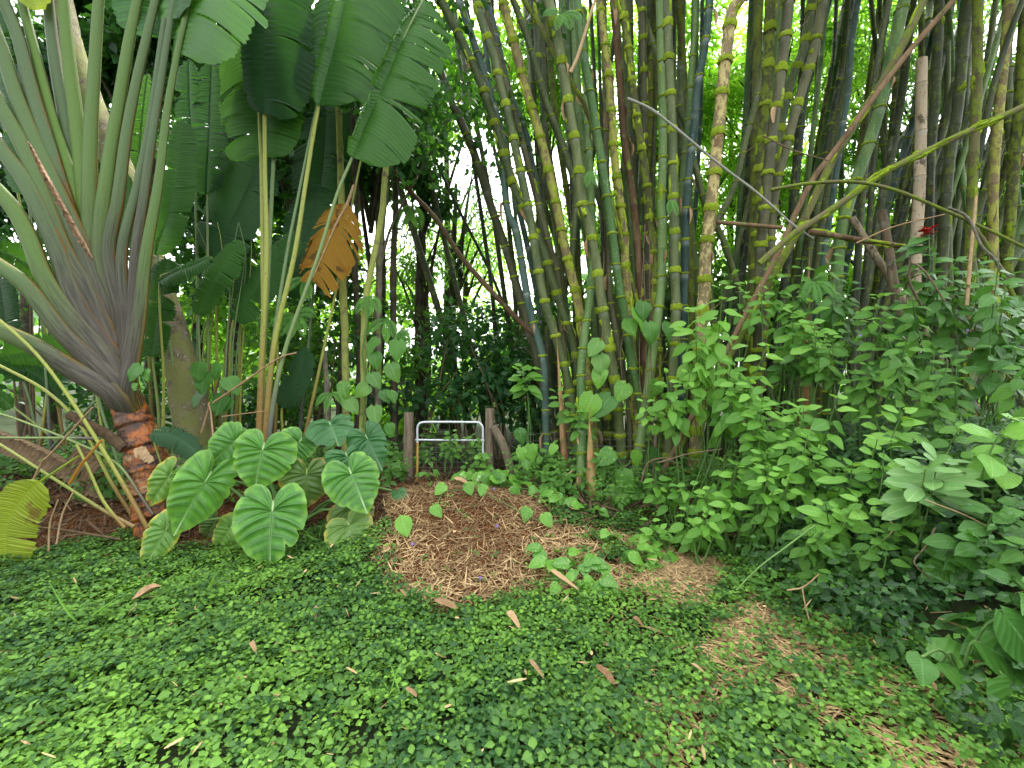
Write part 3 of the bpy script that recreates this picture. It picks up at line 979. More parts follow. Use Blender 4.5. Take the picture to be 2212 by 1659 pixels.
def bamboo(name, pts, width, mat, moss, label, cat='bamboo', group=None, gap=(0.20, 0.40), to_ground=True, beyond=3.0, k=14, patches=0, stubs=0):
    """pts base -> top in world space; width = diameter; moss 0 none, 1 thin rings, 2 thick collars"""
    pts = [np.asarray(p, float) for p in pts]
    if to_ground:
        b = pts[0]
        gg = gz(b[0], b[1])
        if b[2] > gg - 0.05:
            dd = nrm(pts[0] - pts[1])
            if dd[2] > -0.55:
                dd = nrm(dd * np.array((1, 1, 0)) * 0.4 + np.array((0, 0, -1)))
            L = (b[2] - gg + 0.08) / max(-dd[2], 0.2)
            q = b + dd * L
            pts = [q] + pts
    if beyond:
        d = nrm(pts[-1] - pts[-2])
        pts = pts + [pts[-1] + d * beyond * 0.5 + np.array((0, 0, 0.05)), pts[-1] + d * beyond]
    path = spline(pts, 160)
    s = arclen(path)
    tot = s[-1]
    # nodes
    nodes, q = [], R.uniform(0.05, 0.15)
    while q < tot - 0.05:
        nodes.append(q)
        q += (gap[0] + (gap[1] - gap[0]) * min(1, q / 1.6)) * R.uniform(0.86, 1.14)
    nodes = np.array(nodes)
    # rings: dense near nodes
    ss = [0.0]
    for i, a in enumerate(nodes):
        ss += [a - 0.018, a - 0.006, a, a + 0.007, a + 0.02]
        b = nodes[i + 1] if i + 1 < len(nodes) else tot
        ss += [a + (b - a) * 0.5]
    ss.append(tot)
    ss = np.array(sorted(x for x in set(ss) if 0 <= x <= tot))
    ring = at_len(path, s, ss)
    r0 = width / 2
    rad = r0 * (1.0 - 0.12 * ss / max(tot, 1))
    for a in nodes:
        rad = rad * (1 + 0.10 * np.exp(-((ss - a) / 0.011) ** 2))
    j = np.clip(np.searchsorted(nodes, ss, side='right') - 1, 0, len(nodes) - 1)
    nxt = np.where(j + 1 < len(nodes), nodes[np.minimum(j + 1, len(nodes) - 1)], tot + 0.3)
    tt = np.where(ss < nodes[0], 0.5, np.clip((ss - nodes[j]) / np.maximum(nxt - nodes[j], 0.05), 0, 1))
    mb = MB()
    tube(mb, ring, rad, k, cap=True, tint=tt)
    T = Thing(name, label, cat, pts[0], group)
    T.part('culm', mb, mat)
    tang = nrm(np.gradient(path, axis=0))
    if moss:
        for a in nodes:
            p = at_len(path, s, np.array([a]))[0]
            if abs(p[0]) > p[1] * 1.3 + .3 or p[2] > EYE + p[1] * 0.95:
                continue
            tg = at_len(tang, s, np.array([a]))[0]
            rr = float(np.interp(a, ss, rad)) * 0.95
            if moss == 2:
                me = random.choice(COLLAR_TALL)
                hh = rr * R.uniform(0.8, 1.7)
                sh = 0.15 * hh
            else:
                me = random.choice(COLLAR_THIN)
                hh = rr * R.uniform(0.35, 0.6)
                sh = 0
            e = rr * R.uniform(0.98, 1.08)
            A = frames(np.array([[R.standard_normal(), R.standard_normal(), 0.01]]), tg[None])[0]
            # rows: x,y across, z along the culm
            M = Matrix.Identity(4)
            for i_ in range(3):
                M[i_][0] = A[i_, 0] * e
                M[i_][1] = A[i_, 1] * e
                M[i_][2] = A[i_, 2] * hh
            if moss == 1 and R.random() < 0.12:
                continue
            M.translation = Vector(p + tg * sh)
            T.inst('moss_collar', me, M)
    if stubs:
        # dead side shoots and shreds of sheath left at the joints
        for a in R.choice(nodes, min(stubs, len(nodes)), replace=False):
            p = at_len(path, s, np.array([a]))[0]
            tg = at_len(tang, s, np.array([a]))[0]
            th = R.uniform(math.pi, 2 * math.pi)
            o = np.array((math.cos(th), math.sin(th) * .7, 0))
            sb = MB()
            if R.random() < .5:
                L = R.uniform(.05, .28)
                tube(sb, spline([p + o * r0 * .8, p + o * (r0 + L * .5) + tg * L * .35, p + o * (r0 + L * .8) + tg * L * R.uniform(.5, 1.2)], 7), np.linspace(.006, .002, 7), 5)
                T.part('branch_stub', sb, G['twig'])
            else:
                L = R.uniform(.10, .26)
                V, F, UV = leaf_tpl(1, 4, .28, 'strip', .5, .2, 0, int(R.integers(99)))
                scatter(sb, (V, F, UV), (p + o * r0 * 1.05)[None], frames((o * .35 - tg)[None], (o + .2 * R.standard_normal(3))[None]), np.array([L]), np.array([R.random()]))
                T.part('sheath_shred', sb, G['sheath'])
    if patches:
        pb = MB()
        B0 = None
        for _ in range(patches):
            a0 = R.uniform(0.05 * tot, min(tot, 0.95 * tot))
            ln = R.uniform(0.05, 0.22)
            th0 = R.uniform(0, 2 * math.pi) if R.random() < 0.25 else R.uniform(math.pi * 0.9, math.pi * 2.1)
            dth = R.uniform(0.4, 1.2)
            nn, mm = 6, 6
            V = []
            UVt = []
            for i in range(nn):
                a = a0 + ln * (i / (nn - 1) - 0.5)
                p = at_len(path, s, np.array([a]))[0]
                tg = at_len(tang, s, np.array([a]))[0]
                X = nrm(np.cross(tg, (0, 1, 0)))
                Y = np.cross(X, tg)
                if Y[1] < 0:
                    Y = -Y
                rr = float(np.interp(a, ss, rad))
                for q in range(mm):
                    u = q / (mm - 1) - 0.5
                    f = max(0, 1 - (2 * u) ** 2) * max(0, 1 - (2 * (i / (nn - 1) - 0.5)) ** 2)
                    th = th0 + dth * u * (0.7 + 0.5 * R.random())
                    ro = rr * 0.985 + 0.013 * f ** 0.5 * (0.5 + R.random())
                    V.append(p + ro * (math.cos(th) * X + math.sin(th) * Y) + tg * 0.012 * R.standard_normal())
                    UVt.append(R.random())
            ii = (np.arange(nn - 1)[:, None] * mm + np.arange(mm - 1)[None]).ravel()
            F = np.stack([ii, ii + 1, ii + mm + 1, ii + mm], -1)
            pb.add(np.array(V), F, None, np.array(UVt))
        T.part('moss_patches', pb, G['moss'], stuff=True)
    return T


def t1(x, y):
    return 885 + .3333 * x, .3333 * y


def t2(x, y):
    return 1548.4 + .3333 * x, .3333 * y


def m1(x, y):
    return 995.4 + .3 * x, 442.4 + .3 * y


def path_px(tr, d, dtop=None, extra=()):
    """list of crop points (top to bottom or bottom to top) -> world points base first"""
    pl = [fn(*q) for fn, qs in tr for q in qs]
    pl = sorted(pl, key=lambda q: -q[1])
    n = len(pl)
    out = []
    for i, (x, y) in enumerate(pl):
        dd = d if dtop is None else d + (dtop - d) * i / max(1, n - 1)
        out.append(P(x, y, dd))
    return out


CULMS = [
    # trace, depth, depth at top, width px, material, moss, patches, label
    ([(t1, [(200, 0), (340, 270), (470, 560), (560, 830), (630, 1060), (690, 1250)]), (m1, [(585, 300), (630, 435), (690, 630), (740, 785), (790, 930), (830, 1080), (850, 1300)])], 5.5, 5.4, 19, 'olive', 2, 0, 'long olive bamboo culm leaning left, leftmost of the mossy front culms at the top'),
    ([(t1, [(430, 0), (480, 180), (545, 360), (590, 560), (640, 750)]), (m1, [(480, 0), (515, 190), (540, 350), (565, 520), (600, 680), (640, 830), (680, 940), (710, 1050), (745, 1160), (770, 1270), (790, 1390), (815, 1560)])], 5.1, 5.0, 19, 'olive', 2, 4, 'olive bamboo culm with mossy rings curving left above the two orange sheaths'),
    ([(t1, [(120, 230), (240, 570), (380, 900), (440, 1060)]), (m1, [(230, 50), (330, 330), (400, 580), (450, 740), (490, 920), (530, 1020), (570, 1200), (640, 1500)])], 5.9, 6.0, 19, 'brown', 1, 0, 'dim grey-brown bamboo culm leaning far left against the bright gap of sky'),
    ([(t1, [(320, 0), (390, 200), (470, 440), (540, 680), (600, 900)]), (m1, [(330, 20), (400, 180), (440, 430), (490, 720), (540, 910), (580, 1040), (605, 1180), (605, 1300), (612, 1520)])], 5.3, 5.6, 17, 'teal', 1, 0, 'dark blue-green bamboo culm nearest the gate, with pale bloom along it'),
    ([(t1, [(490, 0), (540, 150), (600, 420), (660, 640), (740, 830), (790, 1060), (820, 1200), (870, 1480)]), (m1, [(650, 420), (690, 560), (740, 760), (790, 1000)])], 5.8, 5.7, 16, 'teal', 1, 0, 'smooth teal bamboo culm behind the olive ring-mossed one on the left'),
    ([(t1, [(600, 0), (640, 150), (700, 370), (770, 640), (830, 830), (890, 1060)]), (m1, [(700, 60), (740, 260), (790, 480), (830, 640), (860, 800), (880, 960), (910, 1250)])], 5.35, 5.2, 20, 'lichen', 2, 26, 'bamboo culm scabbed with yellow lichen, left of the thin grey-green one'),
    ([(t1, [(670, 0), (760, 240), (830, 470), (890, 680), (970, 880), (1030, 1070), (1080, 1250)]), (m1, [(800, 420), (830, 600), (870, 850), (900, 1100)])], 5.6, 5.3, 14, 'olive', 1, 0, 'slender grey-green bamboo culm leaning left between two thick mossy ones'),
    ([(t1, [(900, 0), (950, 200), (1000, 480), (1040, 750), (1085, 1000)]), (m1, [(880, 30), (920, 130), (960, 330), (990, 520), (1020, 730), (1055, 930), (1085, 1120), (1110, 1290), (1130, 1500)])], 4.95, 4.8, 21, 'olive', 2, 3, 'thick speckled olive culm crossing in front of the kinked green one'),
    ([(t1, [(1085, 0), (1105, 230), (1145, 460), (1180, 650), (1210, 830), (1240, 1020)]), (m1, [(1060, 0), (1070, 80), (1100, 280), (1125, 490), (1155, 680), (1195, 880), (1215, 1040), (1245, 1210), (1280, 1360), (1300, 1480)])], 5.0, 4.9, 19, 'green', 1, 0, 'bright green white-flecked bamboo culm slanting down to the forked pair'),
    ([(t1, [(1230, 0), (1260, 250), (1290, 530), (1310, 740), (1320, 950), (1345, 1180)]), (m1, [(1150, 0), (1180, 240), (1185, 450), (1210, 680), (1230, 1000)])], 5.3, 5.3, 18, 'lichen', 2, 30, 'upright bamboo culm crusted with yellow-green lichen beside the flecked green one'),
    ([(t1, [(1320, 0), (1345, 270), (1370, 620), (1390, 900), (1430, 1150), (1460, 1400)]), (m1, [(1270, 250), (1290, 600)])], 5.45, 5.4, 17, 'dead', 0, 14, 'dead red-brown bamboo culm splitting near its top'),
    ([(t1, [(1370, 0), (1410, 250), (1450, 600), (1490, 870), (1520, 1080), (1550, 1300)]), (m1, [(1350, 40), (1390, 300), (1400, 560)])], 5.4, 5.2, 17, 'mossy', 2, 30, 'bamboo culm furred with green moss, just right of the dead brown one'),
    ([(t1, [(1505, 0), (1515, 300), (1520, 560), (1520, 790), (1520, 1020)]), (m1, [(1330, 50), (1340, 270), (1345, 430), (1345, 600), (1345, 900)])], 5.7, 5.6, 16, 'brown', 2, 0, 'straight brown-green culm left of the one with the biggest moss caps'),
    ([(t1, [(1670, 0), (1675, 240), (1685, 480), (1695, 700), (1705, 920)]), (m1, [(1530, 30), (1540, 170), (1540, 380), (1545, 560), (1550, 750), (1545, 900), (1530, 1150)])], 4.9, 4.9, 20, 'olive', 2, 2, 'upright bamboo culm with the biggest bright moss caps at its joints'),
    ([(t1, [(1620, 0), (1630, 400), (1640, 800), (1638, 1100)]), (m1, [(1440, 20), (1450, 110), (1450, 240), (1450, 350), (1450, 460), (1445, 570), (1435, 680), (1420, 800), (1400, 930), (1380, 1060), (1365, 1190), (1350, 1330), (1325, 1450), (1310, 1570), (1295, 1680)])], 4.75, 5.4, 21, 'green', 1, 0, 'smooth green culm bending at a pale joint, its foot the rightmost in front'),
    ([(t1, [(1850, 0), (1850, 200), (1830, 420), (1815, 650), (1800, 850), (1780, 1050), (1755, 1300), (1740, 1500), (1735, 1900)])], 5.6, 5.5, 14, 'green', 1, 0, 'thin white-speckled green culm right of the moss-capped upright one'),
    ([(t1, [(1945, 0), (1920, 250), (1890, 420), (1860, 610), (1845, 820), (1820, 1000), (1800, 1250)]), (m1, [(1620, 0), (1615, 330), (1610, 540), (1600, 900)])], 5.5, 5.3, 17, 'teal', 1, 0, 'grey-green culm leaning right beside the peeling one'),
    ([(t2, [(150, 0), (100, 70), (60, 360), (30, 630), (10, 850)]), (m1, [(1800, 40), (1780, 200), (1755, 430), (1755, 600), (1735, 800), (1725, 1000)])], 4.9, 4.7, 25, 'peel', 2, 10, 'thick bamboo culm with yellow peeling bark above the tall bright shrub'),
    ([(m1, [(870, 1590), (872, 1470), (867, 1330), (867, 1190), (877, 1060), (892, 930), (912, 810), (930, 690), (938, 560), (948, 450), (955, 330), (945, 100)])], 4.7, 5.35, 20, 'green', 1, 0, 'kinked green bamboo culm standing beside the pointed orange shoot'),
    ([(t2, [(345, -20), (345, 200), (330, 450), (310, 720), (285, 1000), (260, 1500)])], 5.2, 5.0, 21, 'mossy', 2, 6, 'brown bamboo culm with moss on one side, crossed by the speckled one'),
    ([(t2, [(465, 30), (430, 360), (390, 650), (350, 930), (325, 1190), (305, 1410), (285, 1600), (270, 2000)])], 5.0, 4.8, 22, 'brown', 2, 0, 'speckled brown culm with moss collars leaning right, above the shrub stems'),
    ([(t2, [(620, 0), (560, 320), (480, 530), (430, 740), (385, 1000), (340, 1600)])], 5.8, 5.6, 19, 'olive', 2, 0, 'leaning olive culm just right of the crossing speckled pair'),
    ([(t2, [(680, 60), (620, 360), (530, 650), (460, 910), (400, 1130), (370, 1290), (330, 1750)])], 5.4, 5.2, 20, 'brown', 2, 0, 'brown culm with flattened moss cuffs leaning right at the edge of the bright gap'),
    ([(t2, [(920, -20), (880, 200), (850, 600), (810, 850), (785, 1050), (740, 1350), (690, 1700)])], 6.0, 5.8, 12, 'teal', 0, 0, 'slender bluish-white culm standing in the bright gap on the right'),
    ([(t2, [(1100, 500), (1040, 750), (970, 980), (890, 1200), (830, 1400), (790, 1600), (770, 1900)])], 5.2, 5.1, 24, 'green', 1, 0, 'thick plain green culm leaning right, low behind the crossed diagonal poles'),
    ([(m1, [(640, 300), (700, 520), (720, 800), (750, 1100), (765, 1400)])], 5.7, 5.6, 15, 'brown', 1, 0, 'shaded brown culm rising behind the kinked green bamboo'),
    ([(m1, [(1060, 1640), (1040, 1300), (1010, 900), (960, 500), (900, 0)]), (t1, [(860, 600), (830, 200), (800, 0)])], 5.6, 5.6, 16, 'dark', 2, 0, 'dark purplish culm in the shade behind the thick speckled olive one'),
    ([(m1, [(1220, 1640), (1215, 1450), (1170, 1200), (1120, 950), (1080, 700), (1060, 400), (1055, 100)])], 5.35, 5.5, 14, 'brown', 1, 0, 'thin brown culm behind the split-leaf vine, between two front culms'),
    ([(t2, [(-30, 1500), (40, 1550), (100, 1250), (190, 900), (260, 620), (330, 300), (400, 0)])], 5.7, 5.5, 13, 'olive', 1, 0, 'thin straight olive culm leaning right below the pale lichen stick'),
    ([(t1, [(1540, 180), (1640, 470), (1720, 650), (1800, 850), (1840, 1050), (1890, 1230), (1930, 1450)]), (m1, [(1800, 700), (1850, 1000)])], 5.9, 5.7, 14, 'olive', 1, 0, 'slender green culm leaning left across the upright ones near the top'),
    ([(t1, [(740, 0), (830, 130), (930, 330), (1050, 540), (1130, 680), (1180, 800), (1230, 1000)])], 5.15, 4.9, 12, 'mossy', 0, 16, 'short moss-covered branch pole slanting across the front culms near the top'),
    ([(t2, [(1690, 0), (1690, 350), (1680, 700), (1660, 1100), (1640, 1700)])], 4.9, 4.7, 18, 'mossy', 0, 14, 'mossy upright culm right of the broken pale one'),
    ([(t2, [(1900, 0), (1850, 500), (1815, 850), (1790, 1250), (1790, 1700)])], 5.0, 4.9, 18, 'lichen', 0, 12, 'upright lichen-stained culm near the right edge'),
    ([(t2, [(1640, -20), (1600, 250), (1560, 700), (1500, 1100), (1460, 1700)])], 5.6, 5.3, 20, 'dark', 0, 4, 'dark upright culm left of the mossy one on the far right'),
    ([(t2, [(1440, 0), (1430, 300), (1410, 700), (1380, 1100), (1370, 1700)])], 5.8, 5.6, 18, 'dark', 0, 2, 'dark culm close behind the broken pale bamboo pole'),
    ([(t2, [(1985, 300), (1960, 700), (1930, 1000), (1880, 1700)])], 5.3, 5.0, 20, 'mossy', 0, 8, 'mossy dark culm at the right edge of the picture'),
]
for tr, d, dt, w, mm, mo, pa, lab in CULMS:
    bamboo('bamboo_culm', path_px(tr, d, dt), px(w, d), CU[mm], mo, lab, 'bamboo culm', 'mossy bamboo culms in the clump', patches=pa if pa > 9 else pa + (7 if mo == 2 else 3), stubs=5)

# poles that lean across the clump
POLES = [
    ('fallen_bamboo_pole', [(1632, 640), (1682, 545), (1748, 400), (1815, 310), (1882, 217), (1962, 113), (2068, -10)], 4.6, 4.4, 12, 'dead', 3, 'long dead brown pole rising diagonally to the top right corner'),
    ('fallen_bamboo_pole', [(1690, 560), (1732, 483), (1795, 353), (1832, 293), (1865, 240), (1908, 173), (1948, 100), (2000, -10)], 4.8, 4.5, 17, 'mossy', 26, 'thick mossy pole leaning right just left of the dead brown diagonal'),
    ('fallen_bamboo_pole', [(1640, 570), (1708, 510), (1765, 473), (1848, 417), (1915, 370), (2015, 320), (2115, 273), (2230, 222)], 4.3, 3.9, 14, 'mossy', 34, 'moss-streaked pole slanting gently up to the right edge'),
    ('fallen_bamboo_pole', [(1748, 500), (1850, 517), (1980, 537), (2010, 541)], 4.3, 4.2, 12, 'dead', 10, 'short mossy brown pole lying level above the shrubs'),
    ('fallen_bamboo_pole', [(1548, 480), (1632, 487), (1690, 492)], 4.9, 4.8, 9, 'dead', 0, 'thin brown pole lying level between the upright culms'),
    ('fallen_bamboo_pole', [(1160, 725), (1128, 700), (1055, 622), (995, 553), (940, 470), (885, 412), (850, 365)], 5.6, 6.2, 11, 'dead', 0, 'dead tan pole leaning left over the gap toward the dark trees'),
]
for nm, ptl, d0, d1, w, mm, pa, lab in POLES:
    n = len(ptl)
    pts = [P(x, y, d0 + (d1 - d0) * i / (n - 1)) for i, (x, y) in enumerate(ptl)]
    bamboo(nm, pts, px(w, (d0 + d1) / 2), CU[mm], 0, lab, 'bamboo pole', 'bamboo poles leaning across the clump', patches=pa, to_ground=(ptl[0][0] in (1632, 1690)), beyond=1.2 if ptl[-1][1] < 240 else 0, gap=(0.3, 0.45), k=12)

# broken pale culm
pts = [P(x, y, 4.6) for x, y in [(1976, 640), (1978, 533), (1985, 433), (1988, 333), (1989, 283), (1990, 200), (1991, 128)]]
bt = bamboo('broken_bamboo', pts, px(22, 4.6), CU['dry'], 0, 'pale dry bamboo culm snapped off at the top, dark at its joints', 'bamboo culm', None, beyond=0, gap=(0.44, 0.47))
pts = [P(x, y, 4.9) for x, y in [(1935, 640), (1920, 540), (1905, 455)]]
bamboo('bamboo_stub', pts, px(18, 4.9), CU['dry'], 0, 'short snapped grey-brown bamboo stub left of the tall broken culm', 'bamboo culm', None, beyond=0)
pts = [P(x, y, 5.1) for x, y in [(1960, 660), (1915, 590), (1870, 520), (1840, 470)]]
bamboo('bamboo_stub', pts, px(16, 5.1), CU['dry'], 0, 'brown bamboo stump leaning left behind the short snapped stub', 'bamboo culm', None, beyond=0)
for xx, yy, ll in ((2060, 690, 'pale thin lichened pole leaning at the far right above the shrubs'),):
    pts = [P(x, y, 4.0) for x, y in [(2190, 640), (2150, 560), (2105, 490), (2060, 455)]]
    bamboo('bamboo_stub', pts, px(8, 4.0), CU['mossy'], 0, ll, 'bamboo pole', None, beyond=0)

# shaded culms further back in the clump
BACK = []
MARK = [(1180, 'the dark blue-green culm by the gate'), (1270, 'the kinked green culm'), (1350, 'the white-flecked green culm'), (1420, 'the dead red-brown culm'), (1480, 'the culm with the biggest moss caps'),
        (1560, 'the peeling yellow-barked culm'), (1660, 'the crossing speckled pair'), (1760, 'the tall orange shoot'), (1860, 'the green culm behind the crossed poles'), (1980, 'the broken pale culm'), (2090, 'the red ginger'), (2300, 'the lichened branch at the right edge')]
TONE = {'dark': 'blackish', 'green': 'green', 'teal': 'blue-green', 'olive': 'olive', 'mossy': 'moss-streaked'}
for i in range(124):
    xb = 1140 + 1090 * ((i + 0.5) / 124) + R.uniform(-22, 22)
    d = R.uniform(5.8, 8.4)
    slant = (xb - 1430) * 0.45 + R.normal(0, 45)
    if R.random() < 0.15:
        slant += R.choice([-1, 1]) * R.uniform(90, 260)
    if xb > 1900 and R.random() < 0.5:
        slant = R.normal(90, 130)
    xt = xb + slant
    yb = 800
    pts = [P(xb, yb, d), P(xb * 0.66 + xt * 0.34 + R.uniform(-8, 8), yb * 0.66, d), P(xb * 0.3 + xt * 0.7 + R.uniform(-8, 8), yb * 0.3, d + R.uniform(-.3, .3)), P(xt, -60, d + R.uniform(-.5, .5))]
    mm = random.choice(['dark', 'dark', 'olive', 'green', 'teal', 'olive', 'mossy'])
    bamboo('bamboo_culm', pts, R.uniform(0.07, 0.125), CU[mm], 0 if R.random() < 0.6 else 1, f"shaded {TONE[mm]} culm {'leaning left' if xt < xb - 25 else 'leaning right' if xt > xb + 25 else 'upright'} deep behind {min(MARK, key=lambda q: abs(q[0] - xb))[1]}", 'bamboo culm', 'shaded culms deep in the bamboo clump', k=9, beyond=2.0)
# culms of the next clump, seen dark against the sky gap
for i, (xb, yb, xt, yt, w, lab) in enumerate([
        (1003, 880, 868, 420, 15, 'dark trunk-like culm leaning left in front of the white sky gap'),
        (1040, 880, 960, 520, 12, 'second dark culm in the sky gap, between leaning trunk and bamboo'),
        (1075, 780, 1020, 330, 9, 'thin dark culm close to the left edge of the bamboo clump'),
        (1100, 690, 985, 440, 7, 'thinnest dark culm slanting over the sky gap'),
        (1090, 640, 1000, 120, 11, 'dark culm rising behind the leftmost bamboo toward the bright leaves')]):
    d = 7.4 + 0.2 * i
    pts = [P(xb, yb, d), P(xb * .6 + xt * .4 + 6, yb * .6 + yt * .4, d), P(xt, yt, d)]
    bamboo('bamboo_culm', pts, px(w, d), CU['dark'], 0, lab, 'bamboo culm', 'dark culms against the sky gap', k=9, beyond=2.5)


# ------------------------------------------------------------------ bamboo shoots
def shoot(tip, base, w, d, label):
    pb, pt = P(*base, d), P(*tip, d)
    pb = pb.copy()
    pb[2] = min(pb[2], gz(pb[0], pb[1])) - 0.03
    T = Thing('bamboo_shoot', label, 'bamboo shoot', pb)
    n = 7
    ax = nrm(pt - pb)
    L = np.linalg.norm(pt - pb)
    mb = MB()
    t = np.linspace(0, 1, 30)
    rad = px(w, d) / 2 * np.clip(1.02 - t ** 1.6, 0.02, 1)
    tube(mb, pb + np.outer(t * L, ax), rad * 0.95, 12)
    T.part('shoot_core', mb, G['shoot'])
    for i in range(n):
        a = i / n
        sb = MB()
        th0 = (i % 2) * math.pi + R.uniform(-.5, .5) - math.pi / 2 + (0.7 if i % 2 else -0.7)
        X = nrm(np.cross(ax, (0, 1, 0)))
        Y = np.cross(X, ax)
        rows, cols = 8, 11
        V, UV = [], []
        for r in range(rows):
            for c in range(cols):
                u = c / (cols - 1) - 0.5
                v = r / (rows - 1)
                up = v * 0.30 * (1 - 1.1 * abs(u)) ** 1.0 * L + a * L
                tt = min(up / L, 0.985)
                ro = px(w, d) / 2 * max(1.02 - tt ** 1.6, 0.03) * (1.06 + 0.06 * v)
                th = th0 + u * 5.2
                V.append(pb + ax * up + ro * (math.cos(th) * X + math.sin(th) * Y))
                UV.append((u + .5, v))
        ii = (np.arange(rows - 1)[:, None] * cols + np.arange(cols - 1)[None]).ravel()
        sb.add(np.array(V), np.stack([ii, ii + 1, ii + cols + 1, ii + cols], -1), np.array(UV), 0.5)
        sh = T.part('sheath', sb, G['shoot'])
    return T


shoot((1273, 905), (1279, 1105), 25, 4.45, 'pointed orange and green bamboo shoot beside the kinked green culm')
shoot((1747, 588), (1738, 830), 30, 4.7, 'tall orange-brown bamboo shoot standing up behind the bright shrubs')
shoot((1203, 735), (1222, 905), 15, 5.0, 'dull brown bamboo shoot with orange sheath tip at the left of the clump')


# ------------------------------------------------------------------ sticks
def stick(name, pl, d0, d1, w, m, label, cat='stick', group=None, knots=0):
    n = len(pl)
    pts = spline([P(x, y, d0 + (d1 - d0) * i / (n - 1)) for i, (x, y) in enumerate(pl)], 24)
    mb = MB()
    r = px(w, d0) / 2 * np.linspace(1, 0.7, 24)
    if knots:
        r = r * (1 + 0.25 * (np.arange(24) % knots == 0))
    tube(mb, pts, r, 7, jit=0.05)
    return solo(name, mb, m, label, cat, pts[0], group)


stick('lichened_stick', [(1355, 213), (1400, 232), (1448, 267), (1548, 350), (1640, 420), (1710, 483), (1757, 515)], 4.5, 4.3, 5.5, G['white_stick'], 'long white lichen-covered stick slanting down across the bamboo culms', knots=3)
stick('thin_twig', [(1648, 293), (1715, 325), (1790, 347)], 4.5, 4.4, 3.2, G['twig'], 'short thin twig crossing the speckled culm on the right')
stick('arched_branch', [(1665, 410), (1750, 396), (1850, 393), (1932, 410), (2015, 443), (2115, 487), (2215, 535)], 4.0, 3.7, 8, CU['mossy'], 'thin mossy branch arching over the right part of the clump', 'branch')
stick('upright_cane', [(2088, 660), (2098, 540), (2109, 423)], 3.7, 3.7, 7, G['sheath'], 'straight pale cane standing upright among the right shrubs')
stick('pale_twig', [(1850, 525), (1930, 490), (2040, 463)], 4.0, 3.9, 3.5, G['sheath'], 'thin straw-coloured twig below the level mossy pole')
stick('lichened_branch', [(2048, 448), (2090, 470), (2120, 530), (2150, 560), (2180, 600)], 3.7, 3.5, 6, G['lichen_branch'], 'knobby white lichened branch under the arching branch end', 'branch')
stick('brown_twig', [(1990, 660), (1965, 610), (1970, 570), (2000, 590), (2040, 650)], 3.6, 3.4, 5, G['twig'], 'looped brown vine stem above the right shrubs', 'stem')
stick('peeling_sheath', [(1232, 157), (1245, 130), (1255, 100), (1270, 50), (1285, 0)], 4.7, 4.7, 8, G['sheath'], 'tan strip of dry sheath hanging in front of the culms near the top', 'dry sheath')


# ------------------------------------------------------------------ big paddle leaves
def paddle(mb, mid, across, wl, wr, n=60, m=7, droopl=0.15, droopr=0.15, tears_l=5, tears_r=5, slant=0.25, seed=0, curl_l=0.0, curl_r=0.0, gap=0.55, pleat=0.009, tip_round=True, base_round=True):
    """blade on both sides of midrib `mid` (base -> tip); across = unit side vector to the right; wl, wr half widths"""
    r = np.random.default_rng(seed)
    mid = spline(mid, n + 1)
    T = nrm(np.gradient(mid, axis=0))
    s = np.linspace(0, 1, n + 1)
    a = np.asarray(across, float)
    prof = np.interp(s, [0, .03, .09, .2, .4, .7, .88, .97, 1], [.28 if base_round else .1, .62, .85, .97, 1, .95, .75, .38, .05])
    for side, w, dr, tears, curl in ((-1, wl, droopl, tears_l, curl_l), (1, wr, droopr, tears_r, curl_r)):
        if w <= 0:
            continue
        cuts = sorted(set([0, n] + [int(c) for c in r.uniform(2, n - 2, tears)]))
        for c0, c1 in zip(cuts[:-1], cuts[1:]):
            if c1 - c0 < 1:
                continue
            k = c1 - c0 + 1
            dgrp = dr * (1 + 0.45 * r.standard_normal()) + 0.02 * r.standard_normal()
            sl = slant + 0.10 * r.standard_normal()
            lenf = 1 + 0.05 * r.standard_normal()
            V, UV, tt = [], [], []
            for i in range(k):
                ii = c0 + i
                ctr = (c0 + c1) / 2
                for j in range(m + 1):
                    u = j / m
                    # strips narrow toward the margin so tears open
                    jj = ctr + (ii - ctr) * (1 - (0.10 * gap if tears > 1 else 0.0) * u * u * (1 if k > 3 else 1.2))
                    f = jj
                    i0 = int(min(max(math.floor(f), 0), n - 1))
                    fr = f - i0
                    p = mid[i0] * (1 - fr) + mid[i0 + 1] * fr
                    tg = nrm(T[i0] * (1 - fr) + T[i0 + 1] * fr)
                    ac = nrm(a - (a @ tg) * tg) * side
                    nn = np.cross(tg, a)
                    nn = nrm(nn)
                    if nn[1] > 0:
                        nn = -nn
                    ww = w * np.interp(f / n, s, prof) * lenf
                    if curl:
                        ang = curl * u
                        rx = math.sin(ang) / curl * ww
                        rz = (1 - math.cos(ang)) / curl * ww
                        off = ac * rx + nn * rz
                    else:
                        off = ac * (u * ww)
                    pl = pleat * (1 if ii % 2 else -1) * min(1, u * 5) * (0.6 + 0.4 * u)
                    edge_n = 0.008 * r.standard_normal() if j == m else 0
                    off = off + tg * (sl * ww * u * (0.4 + 0.6 * u)) + nn * pl - np.array((0, 0, 1.0)) * dgrp * ww * u * u + ac * edge_n
                    # bulge toward the camera between rib and margin
                    off = off + nn * 0.06 * ww * math.sin(math.pi * u)
                    V.append(p + off)
                    UV.append((0.5 + side * u * 0.5, f / n))
                    tt.append(0.5 + 0.25 * (1 if ii % 2 else -1) * 0.5)
            q = (np.arange(k - 1)[:, None] * (m + 1) + np.arange(m)[None]).ravel()
            F = np.stack([q, q + 1, q + m + 2, q + m + 1], -1)
            mb.add(np.array(V), F, np.array(UV), np.array(tt))
    return mb


